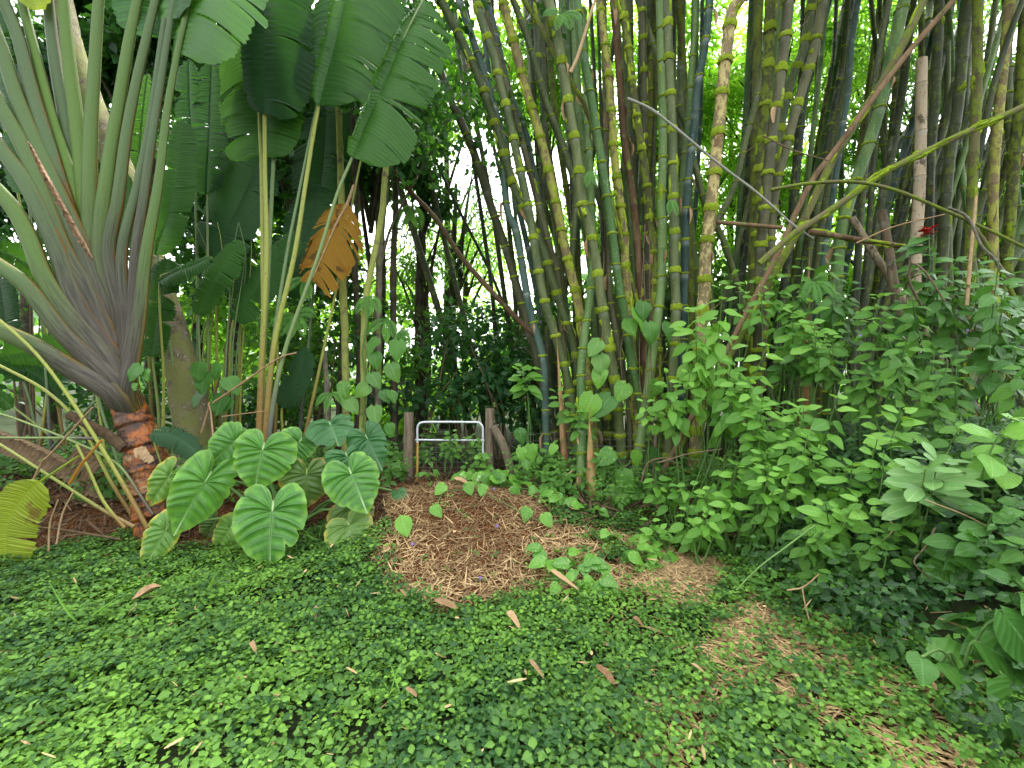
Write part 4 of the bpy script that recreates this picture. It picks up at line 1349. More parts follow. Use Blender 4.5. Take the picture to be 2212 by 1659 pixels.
def petiole(T, pts, r0, r1, m, flat0=0.4, n=30, name='petiole', parent=None, k=12, w_pow=2.0):
    """sheathing stalk: wide and flat at the foot, round above"""
    p = spline(pts, n)
    t = np.linspace(0, 1, n)
    rad = r1 + (r0 - r1) * (1 - t) ** w_pow
    mb = MB()
    tube(mb, p, rad, k, ratio=flat0, axis=(0, 1, 0), cap=True, vlen=1)
    return T.part(name, mb, m, parent)


def rr_(x, y):        # crop [0..1000]x[0..1000]
    return .3333 * x, .3333 * y


def ll_(x, y):        # crop [0..1000]x[1000..2250]
    return .4167 * x, 553 + .4167 * y


def r2_(x, y):        # crop [800..1800]x[0..1000]
    return 442.4 + .3333 * x, .3333 * y


def cc_(x, y):        # crop [900..1900]x[1000..2250]
    return 497.7 + .4167 * x, 553 + .4167 * y


def ee_(x, y):        # crop [600..1600]x[1400..2300]
    return 331.8 + .3 * x, 774.2 + .3 * y


def gg_(x, y):        # crop [1500..2600]x[1400..2400]
    return 829.5 + .3333 * x, 774.2 + .3333 * y


def ss_(x, y):        # crop [2500..4000]x[1000..2250]
    return 1382.5 + .4167 * x, 553 + .4167 * y


def W(fn, d, *pts):
    return [P(*fn(x, y), d) for x, y in pts]


# --- the fan palm on the left
DP = 4.1
base = P(362, 1095, DP)
base[2] = gz(base[0], base[1]) - 0.05
fan = Thing('travellers_palm', 'big fan of grey-green leaf stalks on a ringed orange trunk, at the left edge', 'palm', base)
# trunk built from stacked leaf-scar rings
axis = spline([base, P(338, 1070, DP), P(315, 985, DP), P(292, 915, DP), P(272, 865, DP), P(258, 825, DP)], 60)
sA = arclen(axis)
mb = MB()
nr = 120
q = np.linspace(0, sA[-1], nr)
ring = at_len(axis, sA, q)
ph = np.interp(q, [0, sA[-1]], [0, 7.0])
fr = ph - np.floor(ph)
wid = np.interp(q, [0, .25 * sA[-1], .6 * sA[-1], sA[-1]], [px(108, DP) / 2, px(88, DP) / 2, px(70, DP) / 2, px(52, DP) / 2])
rad = wid * (1 + 0.09 * (1 - fr) ** 2 - 0.05 * (fr > 0.93))
tube(mb, ring, rad, 26, axis=(0, 1, 0), jit=0.018)
trunk = fan.part('trunk', mb, G['scar_trunk'])
# loose flap of bark and old leaf base
fb = MB()
paddle(fb, W(ll_, DP - 0.2, (690, 1010), (740, 1010), (800, 1060)), (0, 0, -1), 0.03, 0.07, n=10, m=4, tears_l=1, tears_r=3, seed=5, pleat=0.004, slant=0.1)
fan.part('bark_flap', fb, G['sheath'], trunk)
fb = MB()
tube(fb, spline(W(ll_, DP - 0.16, (640, 1000), (560, 930), (450, 870), (350, 822)), 14), np.linspace(0.055, 0.04, 14), 9, ratio=0.4, axis=(0, 1, 0), jit=0.06)
fan.part('broken_leaf_base', fb, G['dead_leaf'], trunk)
fb = MB()
tube(fb, spline(W(ll_, DP - 0.18, (770, 1200), (700, 1205), (640, 1180), (620, 1140)), 14), np.linspace(0.02, 0.006, 14), 6, ratio=0.4, axis=(0, 1, 0), jit=0.1)
fan.part('bark_strip', fb, G['sheath'], trunk)

rl = lambda d, rs, ls: W(ll_, d, *ls) + W(rr_, d, *rs)
FAN = [
    # bottom..top display points
    ([ll_(610, 745), ll_(560, 690), ll_(380, 590), ll_(200, 480), ll_(0, 385), (-170, 640)], 34, 12, 0.00),
    ([ll_(625, 690), ll_(500, 560), ll_(330, 400), ll_(150, 170), ll_(0, 55), (-170, 470)], 34, 12, 0.012),
    ([ll_(625, 640), ll_(530, 500), ll_(400, 350), ll_(240, 130), rr_(170, 1500), rr_(0, 1250), (-160, 270)], 36, 12, 0.024),
    ([ll_(620, 600), ll_(500, 400), ll_(380, 200), rr_(390, 1659), rr_(180, 1200), rr_(0, 960), (-130, 150)], 38, 12, 0.036),
    ([ll_(610, 560), ll_(520, 330), ll_(430, 130), rr_(430, 1659), rr_(300, 1330), rr_(150, 950), rr_(0, 680), (-110, 30)], 38, 12, 0.048),
    ([ll_(600, 520), ll_(550, 300), ll_(490, 100), rr_(490, 1500), rr_(330, 1150), rr_(200, 850), rr_(100, 600), rr_(0, 290), (-60, -60)], 38, 12, 0.060),
    ([ll_(600, 470), ll_(570, 250), rr_(540, 1659), rr_(430, 1330), rr_(300, 900), rr_(200, 560), rr_(120, 250), rr_(30, 20), (-20, -70)], 38, 11, 0.072),
    ([ll_(600, 420), ll_(580, 200), rr_(560, 1600), rr_(440, 1100), rr_(345, 800), rr_(255, 450), rr_(165, 100), (40, -30)], 38, 11, 0.090),
    ([ll_(605, 420), ll_(590, 200), rr_(555, 1600), rr_(495, 1200), rr_(430, 800), rr_(365, 450), rr_(320, 90), (100, -60)], 36, 10, 0.110),
    ([ll_(610, 430), ll_(600, 200), rr_(585, 1600), rr_(535, 1100), rr_(485, 700), rr_(440, 330), rr_(410, 0), (130, -90)], 36, 11, 0.090),
    ([ll_(625, 480), ll_(610, 250), rr_(605, 1659), rr_(582, 1200), rr_(590, 800), rr_(612, 450), rr_(640, 0), (224, -80)], 34, 10, 0.072),
    ([ll_(635, 560), ll_(630, 300), rr_(650, 1659), rr_(700, 1100), rr_(765, 700), rr_(830, 300), rr_(890, 0), (315, -90)], 30, 10, 0.058),
    ([ll_(640, 600), ll_(650, 350), rr_(705, 1659), rr_(765, 1300), rr_(815, 900), rr_(880, 550), rr_(955, 220), (345, -40)], 26, 8.5, 0.046),
    ([ll_(645, 640), ll_(665, 400), rr_(790, 1659), rr_(890, 1200), rr_(970, 800), rr_(1045, 270), (356, 40)], 24, 7.5, 0.034),
    ([ll_(650, 670), ll_(690, 350), rr_(880, 1659), rr_(930, 1300), rr_(985, 900), rr_(1070, 350), (372, 20)], 22, 6.5, 0.024),
    ([ll_(655, 700), ll_(680, 560), ll_(720, 330), rr_(945, 1659), rr_(1025, 1200), rr_(1085, 700), rr_(1165, 270), (402, 30), (415, -60)], 26, 7, 0.010),
]
PET = []
for pl, w0, w1, dd in FAN:
    d = DP - 0.16 + dd * 2.6
    ext = []
    if len(PET) not in (7, 13, 15):
        a_, b_ = P(*pl[-2], d), P(*pl[-1], d)
        dr_ = nrm(b_ - a_)
        ext = [b_ + dr_ * .7, b_ + dr_ * 1.5 + np.array((0, -.1, -.1))]
    PET.append(petiole(fan, [P(284, 900, DP)] + [P(x, y, d) for x, y in pl] + ext, px(w0 * .8, d), px(w1 * .85, d), G['fan_petiole'], 0.55, 34, w_pow=1.6))
# dead stub in front: a dry split sheath
mb = MB()
mid_ = W(rr_, DP - 0.34, (610, 1690), (560, 1590), (500, 1480), (400, 1300), (300, 1120), (215, 960), (180, 915))
paddle(mb, mid_, (.8, -.25, .55), px(11, DP), px(12, DP), n=44, m=5, seed=17, tears_l=2, tears_r=3, droopl=0, droopr=0, slant=0.3, curl_l=2.2, curl_r=2.0, pleat=.003, gap=.4)
fan.part('dead_leaf_stalk', mb, G['dead_sheath'])
# leaf blades of the fan that reach into the picture
NB = np.array((1.0, 0.0, 0.0))
mb = MB()
paddle(mb, [P(78, 22, DP), P(66, -60, DP), P(48, -230, DP), P(20, -480, DP)], (1, .25, .1), px(45, DP), px(45, DP), seed=3, tears_l=2, tears_r=3, droopl=.1, droopr=.1)
fan.part('leaf_blade', mb, G['yellow_blade'], PET[7])
mb = MB()
paddle(mb, [P(384, 118, DP - .1), P(400, 50, DP - .1), P(422, -40, DP - .1), P(460, -190, DP), P(520, -380, DP)], (0.75, -.3, -.75), px(36, DP), px(185, DP), n=90, seed=8, tears_l=9, tears_r=7, droopl=.7, droopr=0.35, slant=-0.05)
fan.part('leaf_blade', mb, G['blade'], PET[15])
mb = MB()
paddle(mb, [P(352, 84, DP + .05), P(350, 20, DP + .1), P(346, -70, DP + .1), P(330, -300, DP + .1)], (0.9, .3, -.1), px(90, DP), px(60, DP), n=60, seed=9, tears_l=4, tears_r=6, droopl=.3, droopr=0.3, slant=0.3)
fan.part('leaf_blade', mb, G['dark_blade'], PET[13])

for i in range(15):
    if i in (7, 13):
        continue
    pl, w0, w1, dd = FAN[i]
    d = DP - 0.16 + dd * 2.6
    a, b = P(*pl[-2], d), P(*pl[-1], d)
    dr = nrm(b - a)
    mid = [b - dr * .1, b + dr * .7, b + dr * 1.5 + np.array((0, -.1, -.1)), b + dr * 2.3 + np.array((0, -.4, -.45))]
    mb = MB()
    paddle(mb, mid, nrm(np.cross(dr, (0, 1, 0)) * -1 + np.array((0, R.uniform(-.6, .6), 0))), .38, .38, n=40, m=5, seed=300 + i, tears_l=6, tears_r=6, droopl=.3, droopr=.3)
    fan.part('leaf_blade', mb, G['blade'], PET[i])

# --- young tall-stalked palm with the great paddles
DT = 4.7
tb = P(572, 935, DT)
tb[2] = gz(tb[0], tb[1]) - 0.05
tall = Thing('tall_paddle_palm', 'cluster of tall slender stalks carrying huge hanging paddle leaves, beside the fan palm', 'palm', tb)
TB = tuple(tb)


def stalk(pl, d, w0, w1, up=None):
    pts = [np.array((P(pl[0][0], pl[0][1], d)[0], d, gz(P(pl[0][0], pl[0][1], d)[0], d) - .03))] + [P(x, y, d) for x, y in pl]
    return petiole(tall, pts, px(w0, d) / 2, px(w1, d) / 2, G['tall_petiole'], 0.7, 40, k=10, w_pow=1.4)


sA_ = stalk([cc_(150, 900), cc_(160, 600), r2_(400, 1659), r2_(390, 1100), r2_(386, 500), r2_(385, 0), (570, -200), (565, -420)], DT, 15, 5)
sB_ = stalk([cc_(165, 900), cc_(172, 500), r2_(373, 1659), r2_(366, 1100), r2_(357, 880), r2_(350, 600), (558, 60)], DT + .12, 12, 6)
sC_ = stalk([cc_(185, 900), cc_(230, 450), r2_(580, 1659), r2_(660, 1150), r2_(735, 700), r2_(830, 350), r2_(905, 40), (770, -110), (810, -280)], DT - .12, 14, 6)
sC2 = stalk([cc_(178, 900), cc_(215, 500), r2_(530, 1659), r2_(600, 1300), r2_(690, 850), r2_(745, 600)], DT + .02, 12, 5)
sD_ = stalk([cc_(205, 900), cc_(280, 500), r2_(735, 1659), r2_(860, 1250), r2_(955, 1025), r2_(1060, 770), r2_(1180, 500), r2_(1300, 220), (920, -10)], DT - .2, 12, 5)
sE_ = stalk([cc_(150, 890), cc_(185, 300), r2_(420, 1600), r2_(440, 1150), r2_(455, 900)], DT + .2, 12, 8)


def blade(T, parent, mid, across, wl, wr, m, **kw):
    mb = MB()
    paddle(mb, mid, across, wl, wr, **kw)
    return T.part('leaf_blade', mb, G[m], parent)


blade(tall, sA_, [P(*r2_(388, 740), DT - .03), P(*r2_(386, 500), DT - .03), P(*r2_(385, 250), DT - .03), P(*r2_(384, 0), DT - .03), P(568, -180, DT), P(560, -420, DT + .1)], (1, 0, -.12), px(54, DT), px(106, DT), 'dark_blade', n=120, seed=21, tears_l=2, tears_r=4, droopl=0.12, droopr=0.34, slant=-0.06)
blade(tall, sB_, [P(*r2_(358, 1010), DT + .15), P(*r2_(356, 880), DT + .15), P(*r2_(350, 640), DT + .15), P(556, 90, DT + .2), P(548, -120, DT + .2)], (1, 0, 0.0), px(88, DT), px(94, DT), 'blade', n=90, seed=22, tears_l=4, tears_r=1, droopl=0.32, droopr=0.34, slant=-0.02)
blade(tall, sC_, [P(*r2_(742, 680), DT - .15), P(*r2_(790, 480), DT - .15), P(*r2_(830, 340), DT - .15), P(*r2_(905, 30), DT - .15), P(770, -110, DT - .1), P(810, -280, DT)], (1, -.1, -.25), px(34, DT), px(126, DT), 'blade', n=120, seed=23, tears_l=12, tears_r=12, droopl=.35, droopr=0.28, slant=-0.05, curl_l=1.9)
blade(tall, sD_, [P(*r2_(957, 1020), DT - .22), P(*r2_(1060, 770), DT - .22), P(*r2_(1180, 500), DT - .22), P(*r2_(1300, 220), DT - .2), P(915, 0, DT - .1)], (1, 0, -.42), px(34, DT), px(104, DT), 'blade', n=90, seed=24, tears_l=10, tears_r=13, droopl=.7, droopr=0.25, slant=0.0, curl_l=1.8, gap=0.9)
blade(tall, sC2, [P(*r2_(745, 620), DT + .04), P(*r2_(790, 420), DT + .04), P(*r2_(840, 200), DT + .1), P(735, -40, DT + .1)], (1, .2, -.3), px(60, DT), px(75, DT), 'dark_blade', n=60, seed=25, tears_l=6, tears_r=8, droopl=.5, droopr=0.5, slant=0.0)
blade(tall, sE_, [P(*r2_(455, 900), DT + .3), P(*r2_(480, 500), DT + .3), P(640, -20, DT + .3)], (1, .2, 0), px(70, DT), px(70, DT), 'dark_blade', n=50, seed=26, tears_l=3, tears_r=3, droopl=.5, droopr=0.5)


# --- other paddle leaves behind the fan, each on its own stalk, growing from the palm thicket
thk = Thing('paddle_leaf_thicket', 'shaded clump of dark paddle leaves behind the fan palm and its neighbour', 'palm', (P(450, 1000, 5.5)[0], 5.5, gz(P(450, 1000, 5.5)[0], 5.5)))


def thicket_leaf(mid_px, d, wl, wr, m, across=(1, 0, 0), seed=0, tears=4, foot=None, droop=.2, slant=0.2, T=None, sw=9):
    T = T or thk
    mid = [P(x, y, d) for x, y in mid_px]
    fx, fy = foot if foot else (mid_px[0][0], 1000)
    f = P(fx, fy, d + .05)
    f[2] = gz(f[0], f[1]) - .02
    st = petiole(T, [f, f * .5 + mid[0] * .5 + np.array((.03, 0, 0.05))] + mid, px(sw, d) / 2, px(4, d) / 2, G['tall_petiole'], 0.8, 30, k=8)
    blade(T, st, [q - np.array((0, .02, 0)) for q in mid], across, px(wl, d), px(wr, d), m, n=56, seed=seed, tears_l=tears, tears_r=tears, droopl=droop, droopr=droop, slant=slant)


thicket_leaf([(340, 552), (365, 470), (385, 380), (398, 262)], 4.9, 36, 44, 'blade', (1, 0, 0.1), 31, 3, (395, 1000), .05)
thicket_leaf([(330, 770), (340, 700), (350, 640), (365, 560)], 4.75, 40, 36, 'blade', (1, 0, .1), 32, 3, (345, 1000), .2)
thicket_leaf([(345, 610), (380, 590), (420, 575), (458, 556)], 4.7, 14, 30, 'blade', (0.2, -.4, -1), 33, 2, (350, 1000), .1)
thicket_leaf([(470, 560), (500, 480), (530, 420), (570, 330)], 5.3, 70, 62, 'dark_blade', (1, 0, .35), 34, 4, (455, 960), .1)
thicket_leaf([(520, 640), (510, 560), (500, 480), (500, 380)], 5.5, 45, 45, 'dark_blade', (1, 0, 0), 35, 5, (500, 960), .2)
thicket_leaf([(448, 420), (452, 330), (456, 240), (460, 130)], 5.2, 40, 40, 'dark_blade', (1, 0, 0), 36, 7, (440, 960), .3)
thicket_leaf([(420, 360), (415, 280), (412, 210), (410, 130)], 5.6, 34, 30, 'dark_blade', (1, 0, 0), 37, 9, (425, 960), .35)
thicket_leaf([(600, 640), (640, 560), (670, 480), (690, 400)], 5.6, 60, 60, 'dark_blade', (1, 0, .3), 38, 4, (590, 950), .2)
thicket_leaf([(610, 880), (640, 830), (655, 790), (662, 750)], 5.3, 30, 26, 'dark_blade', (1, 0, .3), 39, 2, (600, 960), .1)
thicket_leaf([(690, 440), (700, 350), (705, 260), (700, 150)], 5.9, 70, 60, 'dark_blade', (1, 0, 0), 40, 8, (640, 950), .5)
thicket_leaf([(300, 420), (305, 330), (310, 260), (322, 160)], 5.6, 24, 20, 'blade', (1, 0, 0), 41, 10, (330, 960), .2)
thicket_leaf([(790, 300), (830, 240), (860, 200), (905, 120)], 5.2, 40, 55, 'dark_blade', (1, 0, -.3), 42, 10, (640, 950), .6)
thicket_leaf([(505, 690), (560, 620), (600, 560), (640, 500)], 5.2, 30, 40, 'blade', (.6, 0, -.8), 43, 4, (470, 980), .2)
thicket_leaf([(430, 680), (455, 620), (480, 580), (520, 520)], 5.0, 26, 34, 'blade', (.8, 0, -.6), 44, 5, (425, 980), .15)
for i in range(10):
    xb = 400 + i * 13 + R.uniform(-5, 5)
    f = P(xb, 960, 5.2 + R.uniform(-.2, .3))
    f[2] = gz(f[0], f[1])
    petiole(thk, [f, P(xb + R.uniform(-5, 22), 760, f[1]), P(xb + R.uniform(0, 70), 560, f[1]), P(xb + R.uniform(10, 45), 480, f[1])], px(9, 5.2) / 2, px(1.5, 5.2) / 2, G['tall_petiole'], 0.7, 18, k=7)

# dark wedge leaf low between trunk and elephant ears, on a short stalk
low = Thing('low_paddle_plant', 'single low dark paddle leaf between the ringed trunk and the elephant ears', 'plant', (P(300, 1110, 4.0)[0], 4.3, gz(P(330, 1000, 4.3)[0], 4.3)))
thicket_leaf([(330, 935), (370, 938), (405, 955), (438, 985)], 3.95, 20, 26, 'dark_blade', (-.1, -.5, -1), 51, 3, (372, 1110), .12, 0.15, T=low, sw=5)

# left edge: young palm with yellow-green stalks, one hanging yellow leaf
yb_ = P(335, 1140, 3.95)
yb_[2] = gz(yb_[0], yb_[1]) - .03
yp = Thing('young_palm', 'spray of thin yellow-green stalks leaning left below the fan palm', 'palm', yb_)
for pl, w in (
        ([(318, 1140), (285, 1080), (215, 960), (130, 830), (60, 745), (-40, 660)], 11),
        ([(300, 1135), (240, 1040), (175, 920), (100, 845), (0, 790), (-80, 750)], 10),
        ([(290, 1138), (220, 1100), (110, 1030), (0, 960), (-90, 910)], 9),
        ([(270, 1140), (225, 1085), (190, 1010), (165, 960)], 9),
        ([(330, 1110), (300, 1065), (270, 1020), (235, 990), (150, 950), (20, 900), (-60, 880)], 7),
        ([(300, 1130), (270, 1050), (240, 950), (215, 870), (190, 760)], 9),
        ([(310, 1130), (290, 1040), (270, 940), (240, 860), (230, 740)], 9),
        ([(250, 1135), (235, 1040), (222, 940), (205, 830)], 8),
        ([(205, 947), (120, 946), (60, 946), (-40, 945)], 7)):
    d = 4.6 if 700 < pl[-1][1] < 900 and pl[-1][0] > 100 else 3.9 + R.uniform(-.12, .2)
    pts = [P(x, y, d) for x, y in pl]
    petiole(yp, pts, px(w, d) / 2, px(w * .65, d) / 2, G['tall_petiole'], 0.7, 24, k=8)
d = 3.6
ys = petiole(yp, [P(x, y, d) for x, y in ((170, 985), (120, 1018), (70, 1052), (40, 1085), (20, 1125), (14, 1170), (14, 1230))], px(5, d) / 2, px(4.5, d) / 2, G['yellow_blade'], .8, 20, k=8)
blade(yp, ys, [P(x, y, d - .02) for x, y in ((85, 1040), (45, 1080), (20, 1125), (14, 1170), (14, 1240))], (-1, -.1, .25), px(60, d), px(48, d), 'yellow_blade', n=40, seed=61, tears_l=3, tears_r=4, droopl=.1, droopr=.15, slant=0.1)
# left-edge backing paddle leaves
lp = Thing('edge_paddle_palm', 'dark green paddle leaves crowding the left edge behind the fan stalks', 'palm', (P(40, 1000, 4.9)[0], 4.9, gz(P(40, 1000, 4.9)[0], 4.9)))
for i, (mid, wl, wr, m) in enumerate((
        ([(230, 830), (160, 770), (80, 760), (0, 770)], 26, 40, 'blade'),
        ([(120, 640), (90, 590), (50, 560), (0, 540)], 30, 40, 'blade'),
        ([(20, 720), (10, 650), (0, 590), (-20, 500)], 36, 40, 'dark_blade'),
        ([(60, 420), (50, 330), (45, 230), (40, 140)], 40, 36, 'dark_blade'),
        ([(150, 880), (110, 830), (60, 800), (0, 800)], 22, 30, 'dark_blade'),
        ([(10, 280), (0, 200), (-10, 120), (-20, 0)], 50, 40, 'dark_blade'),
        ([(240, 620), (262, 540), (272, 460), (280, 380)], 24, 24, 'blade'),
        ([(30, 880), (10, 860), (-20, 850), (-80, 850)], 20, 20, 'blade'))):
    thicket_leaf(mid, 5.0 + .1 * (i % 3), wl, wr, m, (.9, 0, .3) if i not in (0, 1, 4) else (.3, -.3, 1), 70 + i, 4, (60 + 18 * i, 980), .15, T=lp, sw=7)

# hanging orange dead paddle leaf behind the yellow stalk
od = Thing('dead_paddle_leaf', 'large orange-brown dead paddle leaf hanging behind the slender yellow stalk', 'leaf', P(742, 430, 5.1))
mb = MB()
paddle(mb, [P(750, 440, 5.1), P(728, 480, 5.1), P(706, 530, 5.1), P(672, 605, 5.1)], (1, 0, .5), px(42, 5.1), px(62, 5.1), n=60, seed=91, tears_l=7, tears_r=9, droopl=.55, droopr=.35, slant=.25, gap=1.3, curl_l=.8)
od.part('leaf_blade', mb, G['orange_blade'])
mb = MB()
tube(mb, spline([P(765, 400, 5.1), P(750, 440, 5.1), P(728, 480, 5.09), P(706, 530, 5.09), P(676, 600, 5.09)], 20), np.linspace(.02, .006, 20), 7)
od.part('midrib', mb, G['sheath'])


# ------------------------------------------------------------------ elephant ears
def ear_tpl(seed, asym=0.0):
    r = np.random.default_rng(seed)
    na, nr = 128, 12
    phi = np.linspace(-math.pi, math.pi, na + 1)
    deg = np.abs(np.degrees(phi))
    Rr = np.interp(deg, [0, 4, 12, 25, 40, 60, 80, 100, 120, 138, 152, 164, 172, 180], [1.0, .945, .86, .775, .715, .655, .625, .615, .625, .625, .59, .47, .30, .10])
    ker = np.array([1, 2, 3, 2, 1]) / 9
    Rr2 = np.convolve(np.concatenate([Rr[-4:-2], Rr, Rr[2:4]]), ker, 'same')[2:-2]
    Rr2[na // 2 - 1:na // 2 + 2] = Rr[na // 2 - 1:na // 2 + 2]
    for _ in range(3):
        Rr2 = Rr2 * (1 - r.uniform(.04, .2) * np.exp(-((phi - r.uniform(-2.4, 2.4)) / r.uniform(.025, .06)) ** 2))
    Rr = Rr2 * (1 + 0.012 * np.sin(phi * 17 + r.uniform(0, 6)))
    V, UV, t = [], [], []
    ramps = np.linspace(0, 1, nr + 1) ** 0.85
    s3 = r.uniform(0, 6)
    s4, s5 = r.uniform(0, 6), r.uniform(-.28, .28)
    asym = r.uniform(-.11, .11)
    for i, ra in enumerate(ramps):
        for j, p in enumerate(phi):
            x = math.sin(p) * Rr[j] * ra * (1 + asym * math.copysign(1, math.sin(p)))
            y = math.cos(p) * Rr[j] * ra
            ax = abs(x)
            m = y - 0.12 * ax - 0.75 * ax * ax
            if m > 0:
                idx = m / 0.175 + 0.5 + 0.25 * ax + 0.12 * math.sin(m * 9 + s3 + (2 if x > 0 else 0))
            else:
                th = math.atan(0.12 + 0.75 * ax) - math.atan2(y, max(ax, 1e-6))
                idx = 0.5 - th / 0.40 + 0.25 * ax
            puff = math.sin(math.pi * (idx - 0.5)) ** 2
            ramp = min(1, ax / 0.10) * (1 - 0.55 * ra ** 3)
            z = 0.060 * puff * ramp * (0.8 + 0.35 * math.sin(idx * 2.1 + s3)) + 0.05 * min(ax, 0.3)
            z += -0.20 * max(y, 0) ** 2 - 0.22 * ax ** 2 - 0.10 * max(-y, 0) ** 2 * 2
            z += 0.03 * ra ** 3 * math.sin(p * 9 + s3) + 0.035 * ra ** 2 * math.sin(p * 4 + s4) + s5 * x * abs(x)
            V.append((x, y, z))
            UV.append((idx, ax))
            t.append(ra)
    k = na + 1
    ii = (np.arange(nr)[:, None] * k + np.arange(na)[None]).ravel()
    F = np.stack([ii + k, ii + k + 1, ii + 1, ii], -1)
    return np.array(V), F, np.array(UV), np.array(t)


EARS = [ear_tpl(i) for i in range(7)]


def ear_mesh(i, m):
    k = ('ear', i, m.name)
    if k not in MESHES:
        mb = MB().add(*EARS[i])
        # raised midrib on the face
        tube(mb, np.array([(0, -0.01, .006), (0, .25, -.004), (0, .5, -.043), (0, .75, -.105), (0, .95, -.172)]), np.array([.013, .010, .008, .005, .002]), 6, tint=0.0)
        me = mb.mesh('ear_leaf')
        me.materials.append(m)
        MESHES[k] = me
    return MESHES[k]


eb = P(612, 1165, 3.95)
eb[2] = gz(eb[0], eb[1]) - .02
ear = Thing('elephant_ear_plant', 'elephant ear plant with huge glossy heart-shaped leaves on the lawn edge', 'plant', eb)
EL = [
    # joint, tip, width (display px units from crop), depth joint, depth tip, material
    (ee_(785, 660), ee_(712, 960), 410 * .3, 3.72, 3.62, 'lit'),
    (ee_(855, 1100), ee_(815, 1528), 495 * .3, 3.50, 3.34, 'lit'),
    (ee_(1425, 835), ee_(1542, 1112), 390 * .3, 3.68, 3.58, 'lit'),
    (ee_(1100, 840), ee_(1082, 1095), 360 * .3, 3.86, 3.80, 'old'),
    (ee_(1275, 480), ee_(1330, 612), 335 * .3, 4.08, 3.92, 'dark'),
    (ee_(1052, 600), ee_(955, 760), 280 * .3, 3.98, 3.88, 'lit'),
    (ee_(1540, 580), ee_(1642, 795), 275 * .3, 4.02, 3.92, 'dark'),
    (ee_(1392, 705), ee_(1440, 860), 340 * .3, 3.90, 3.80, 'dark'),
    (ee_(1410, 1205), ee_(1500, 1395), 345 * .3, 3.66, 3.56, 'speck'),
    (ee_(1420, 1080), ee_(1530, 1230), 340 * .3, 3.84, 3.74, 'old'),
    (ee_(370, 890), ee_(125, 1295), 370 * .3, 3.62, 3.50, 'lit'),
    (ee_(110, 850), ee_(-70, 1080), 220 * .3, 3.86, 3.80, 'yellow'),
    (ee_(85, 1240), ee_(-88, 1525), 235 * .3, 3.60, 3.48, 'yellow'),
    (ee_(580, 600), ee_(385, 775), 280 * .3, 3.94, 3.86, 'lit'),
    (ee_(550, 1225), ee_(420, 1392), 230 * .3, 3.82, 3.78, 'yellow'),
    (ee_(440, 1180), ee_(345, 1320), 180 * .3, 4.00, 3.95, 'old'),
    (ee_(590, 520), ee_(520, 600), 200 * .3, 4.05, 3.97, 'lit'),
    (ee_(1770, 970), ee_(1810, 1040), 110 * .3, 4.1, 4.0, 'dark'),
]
for i, (j, tp, w, dj, dt, mk) in enumerate(EL):
    pj, pt = P(*j, dj), P(*tp, dt)
    L = np.linalg.norm(pt - pj)
    toc = nrm(np.array((0, 0, EYE)) - pj)
    n = toc + np.array((0.12 * R.standard_normal(), -0.1, 0.45))
    Wd = px(w, dj) / 1.25
    M = mat4(pj, pt - pj, n, (Wd, L, max(Wd, L) * 0.95))
    # stalk curves up from the crown of the plant
    up = eb + (pj - eb) * 0.55 + np.array((0, 0.12, 0.10 + 0.10 * R.random()))
    pts = spline([eb + np.array((0.05 * R.standard_normal(), 0.04 * R.standard_normal(), 0)), up, pj + np.array((0, 0.05, -0.01)), pj], 16)
    mb = MB()
    tube(mb, pts, np.linspace(0.017, 0.009, 16), 8)
    st = ear.part('leaf_stalk', mb, G['petiole_green'])
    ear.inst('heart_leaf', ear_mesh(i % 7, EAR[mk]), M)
mb = MB()
tube(mb, spline(W(ee_, 3.62, (1045, 1235), (1060, 1210), (1075, 1185), (1088, 1165)), 10), np.array([.006, .014, .019, .021, .021, .019, .016, .012, .007, .002]), 10)
ear.part('flower_spathe', mb, plain('cream_spathe', (0.55, 0.50, 0.32), (0.70, 0.66, 0.48), 20, 0.5))
mb = MB()
tube(mb, spline([eb, eb * .5 + np.array(W(ee_, 3.62, (1030, 1255))[0]) * .5 + np.array((0, 0, .03)), np.array(W(ee_, 3.62, (1045, 1235))[0])], 8), .008, 6)
ear.part('flower_stalk', mb, G['petiole_green'])


# ------------------------------------------------------------------ trees and trunks in the middle distance
def trunk_thing(name, pl, d0, d1, w0, w1, m, label, cat='tree', group=None, jit=0.03, k=14, limbs=0, crown=None, up=2.5):
    n = len(pl)
    pts = [P(x, y, d0 + (d1 - d0) * i / (n - 1)) for i, (x, y) in enumerate(pl)]
    b = pts[0].copy()
    b[2] = gz(b[0], b[1]) - .08
    if pts[0][2] > b[2] + .05:
        pts = [b] + pts
    else:
        pts[0] = b
    if up:
        pts = pts + [pts[-1] + nrm(pts[-1] - pts[-2]) * up]
    p = spline(pts, 60)
    mb = MB()
    rad = np.linspace(px(w0, d0) / 2, px(w1, d1) / 2, 60) * (1 + 0.5 * np.exp(-np.linspace(0, 60, 60) / 3.0))
    rad = rad * (1 + 0.05 * np.sin(np.linspace(0, 20, 60)))
    tube(mb, p, rad, k, jit=jit)
    T = Thing(name, label, cat, b, group)
    T.part('trunk', mb, m)
    T.path = p
    return T


def leaf_cloud(mb, centers, radii, n_per, tpl, smin, smax, droop=0.3, shell=0.0, up=0.6):
    for c, r in zip(centers, radii):
        q = R.standard_normal((n_per, 3))
        q = nrm(q) * (R.random((n_per, 1)) ** 0.45)
        q = q * np.asarray(r)
        pos = np.asarray(c) + q
        d = nrm(q) * 0.7 + R.standard_normal((n_per, 3)) * 0.6
        d[:, 2] -= droop
        nn = R.standard_normal((n_per, 3)) * 0.6
        nn[:, 2] += up
        A = frames(d, nn)
        ct = R.uniform(0.2, 0.8)
        scatter(mb, tpl, pos, A, R.uniform(smin, smax, n_per), np.clip(ct + 0.2 * R.standard_normal(n_per), 0, 1))


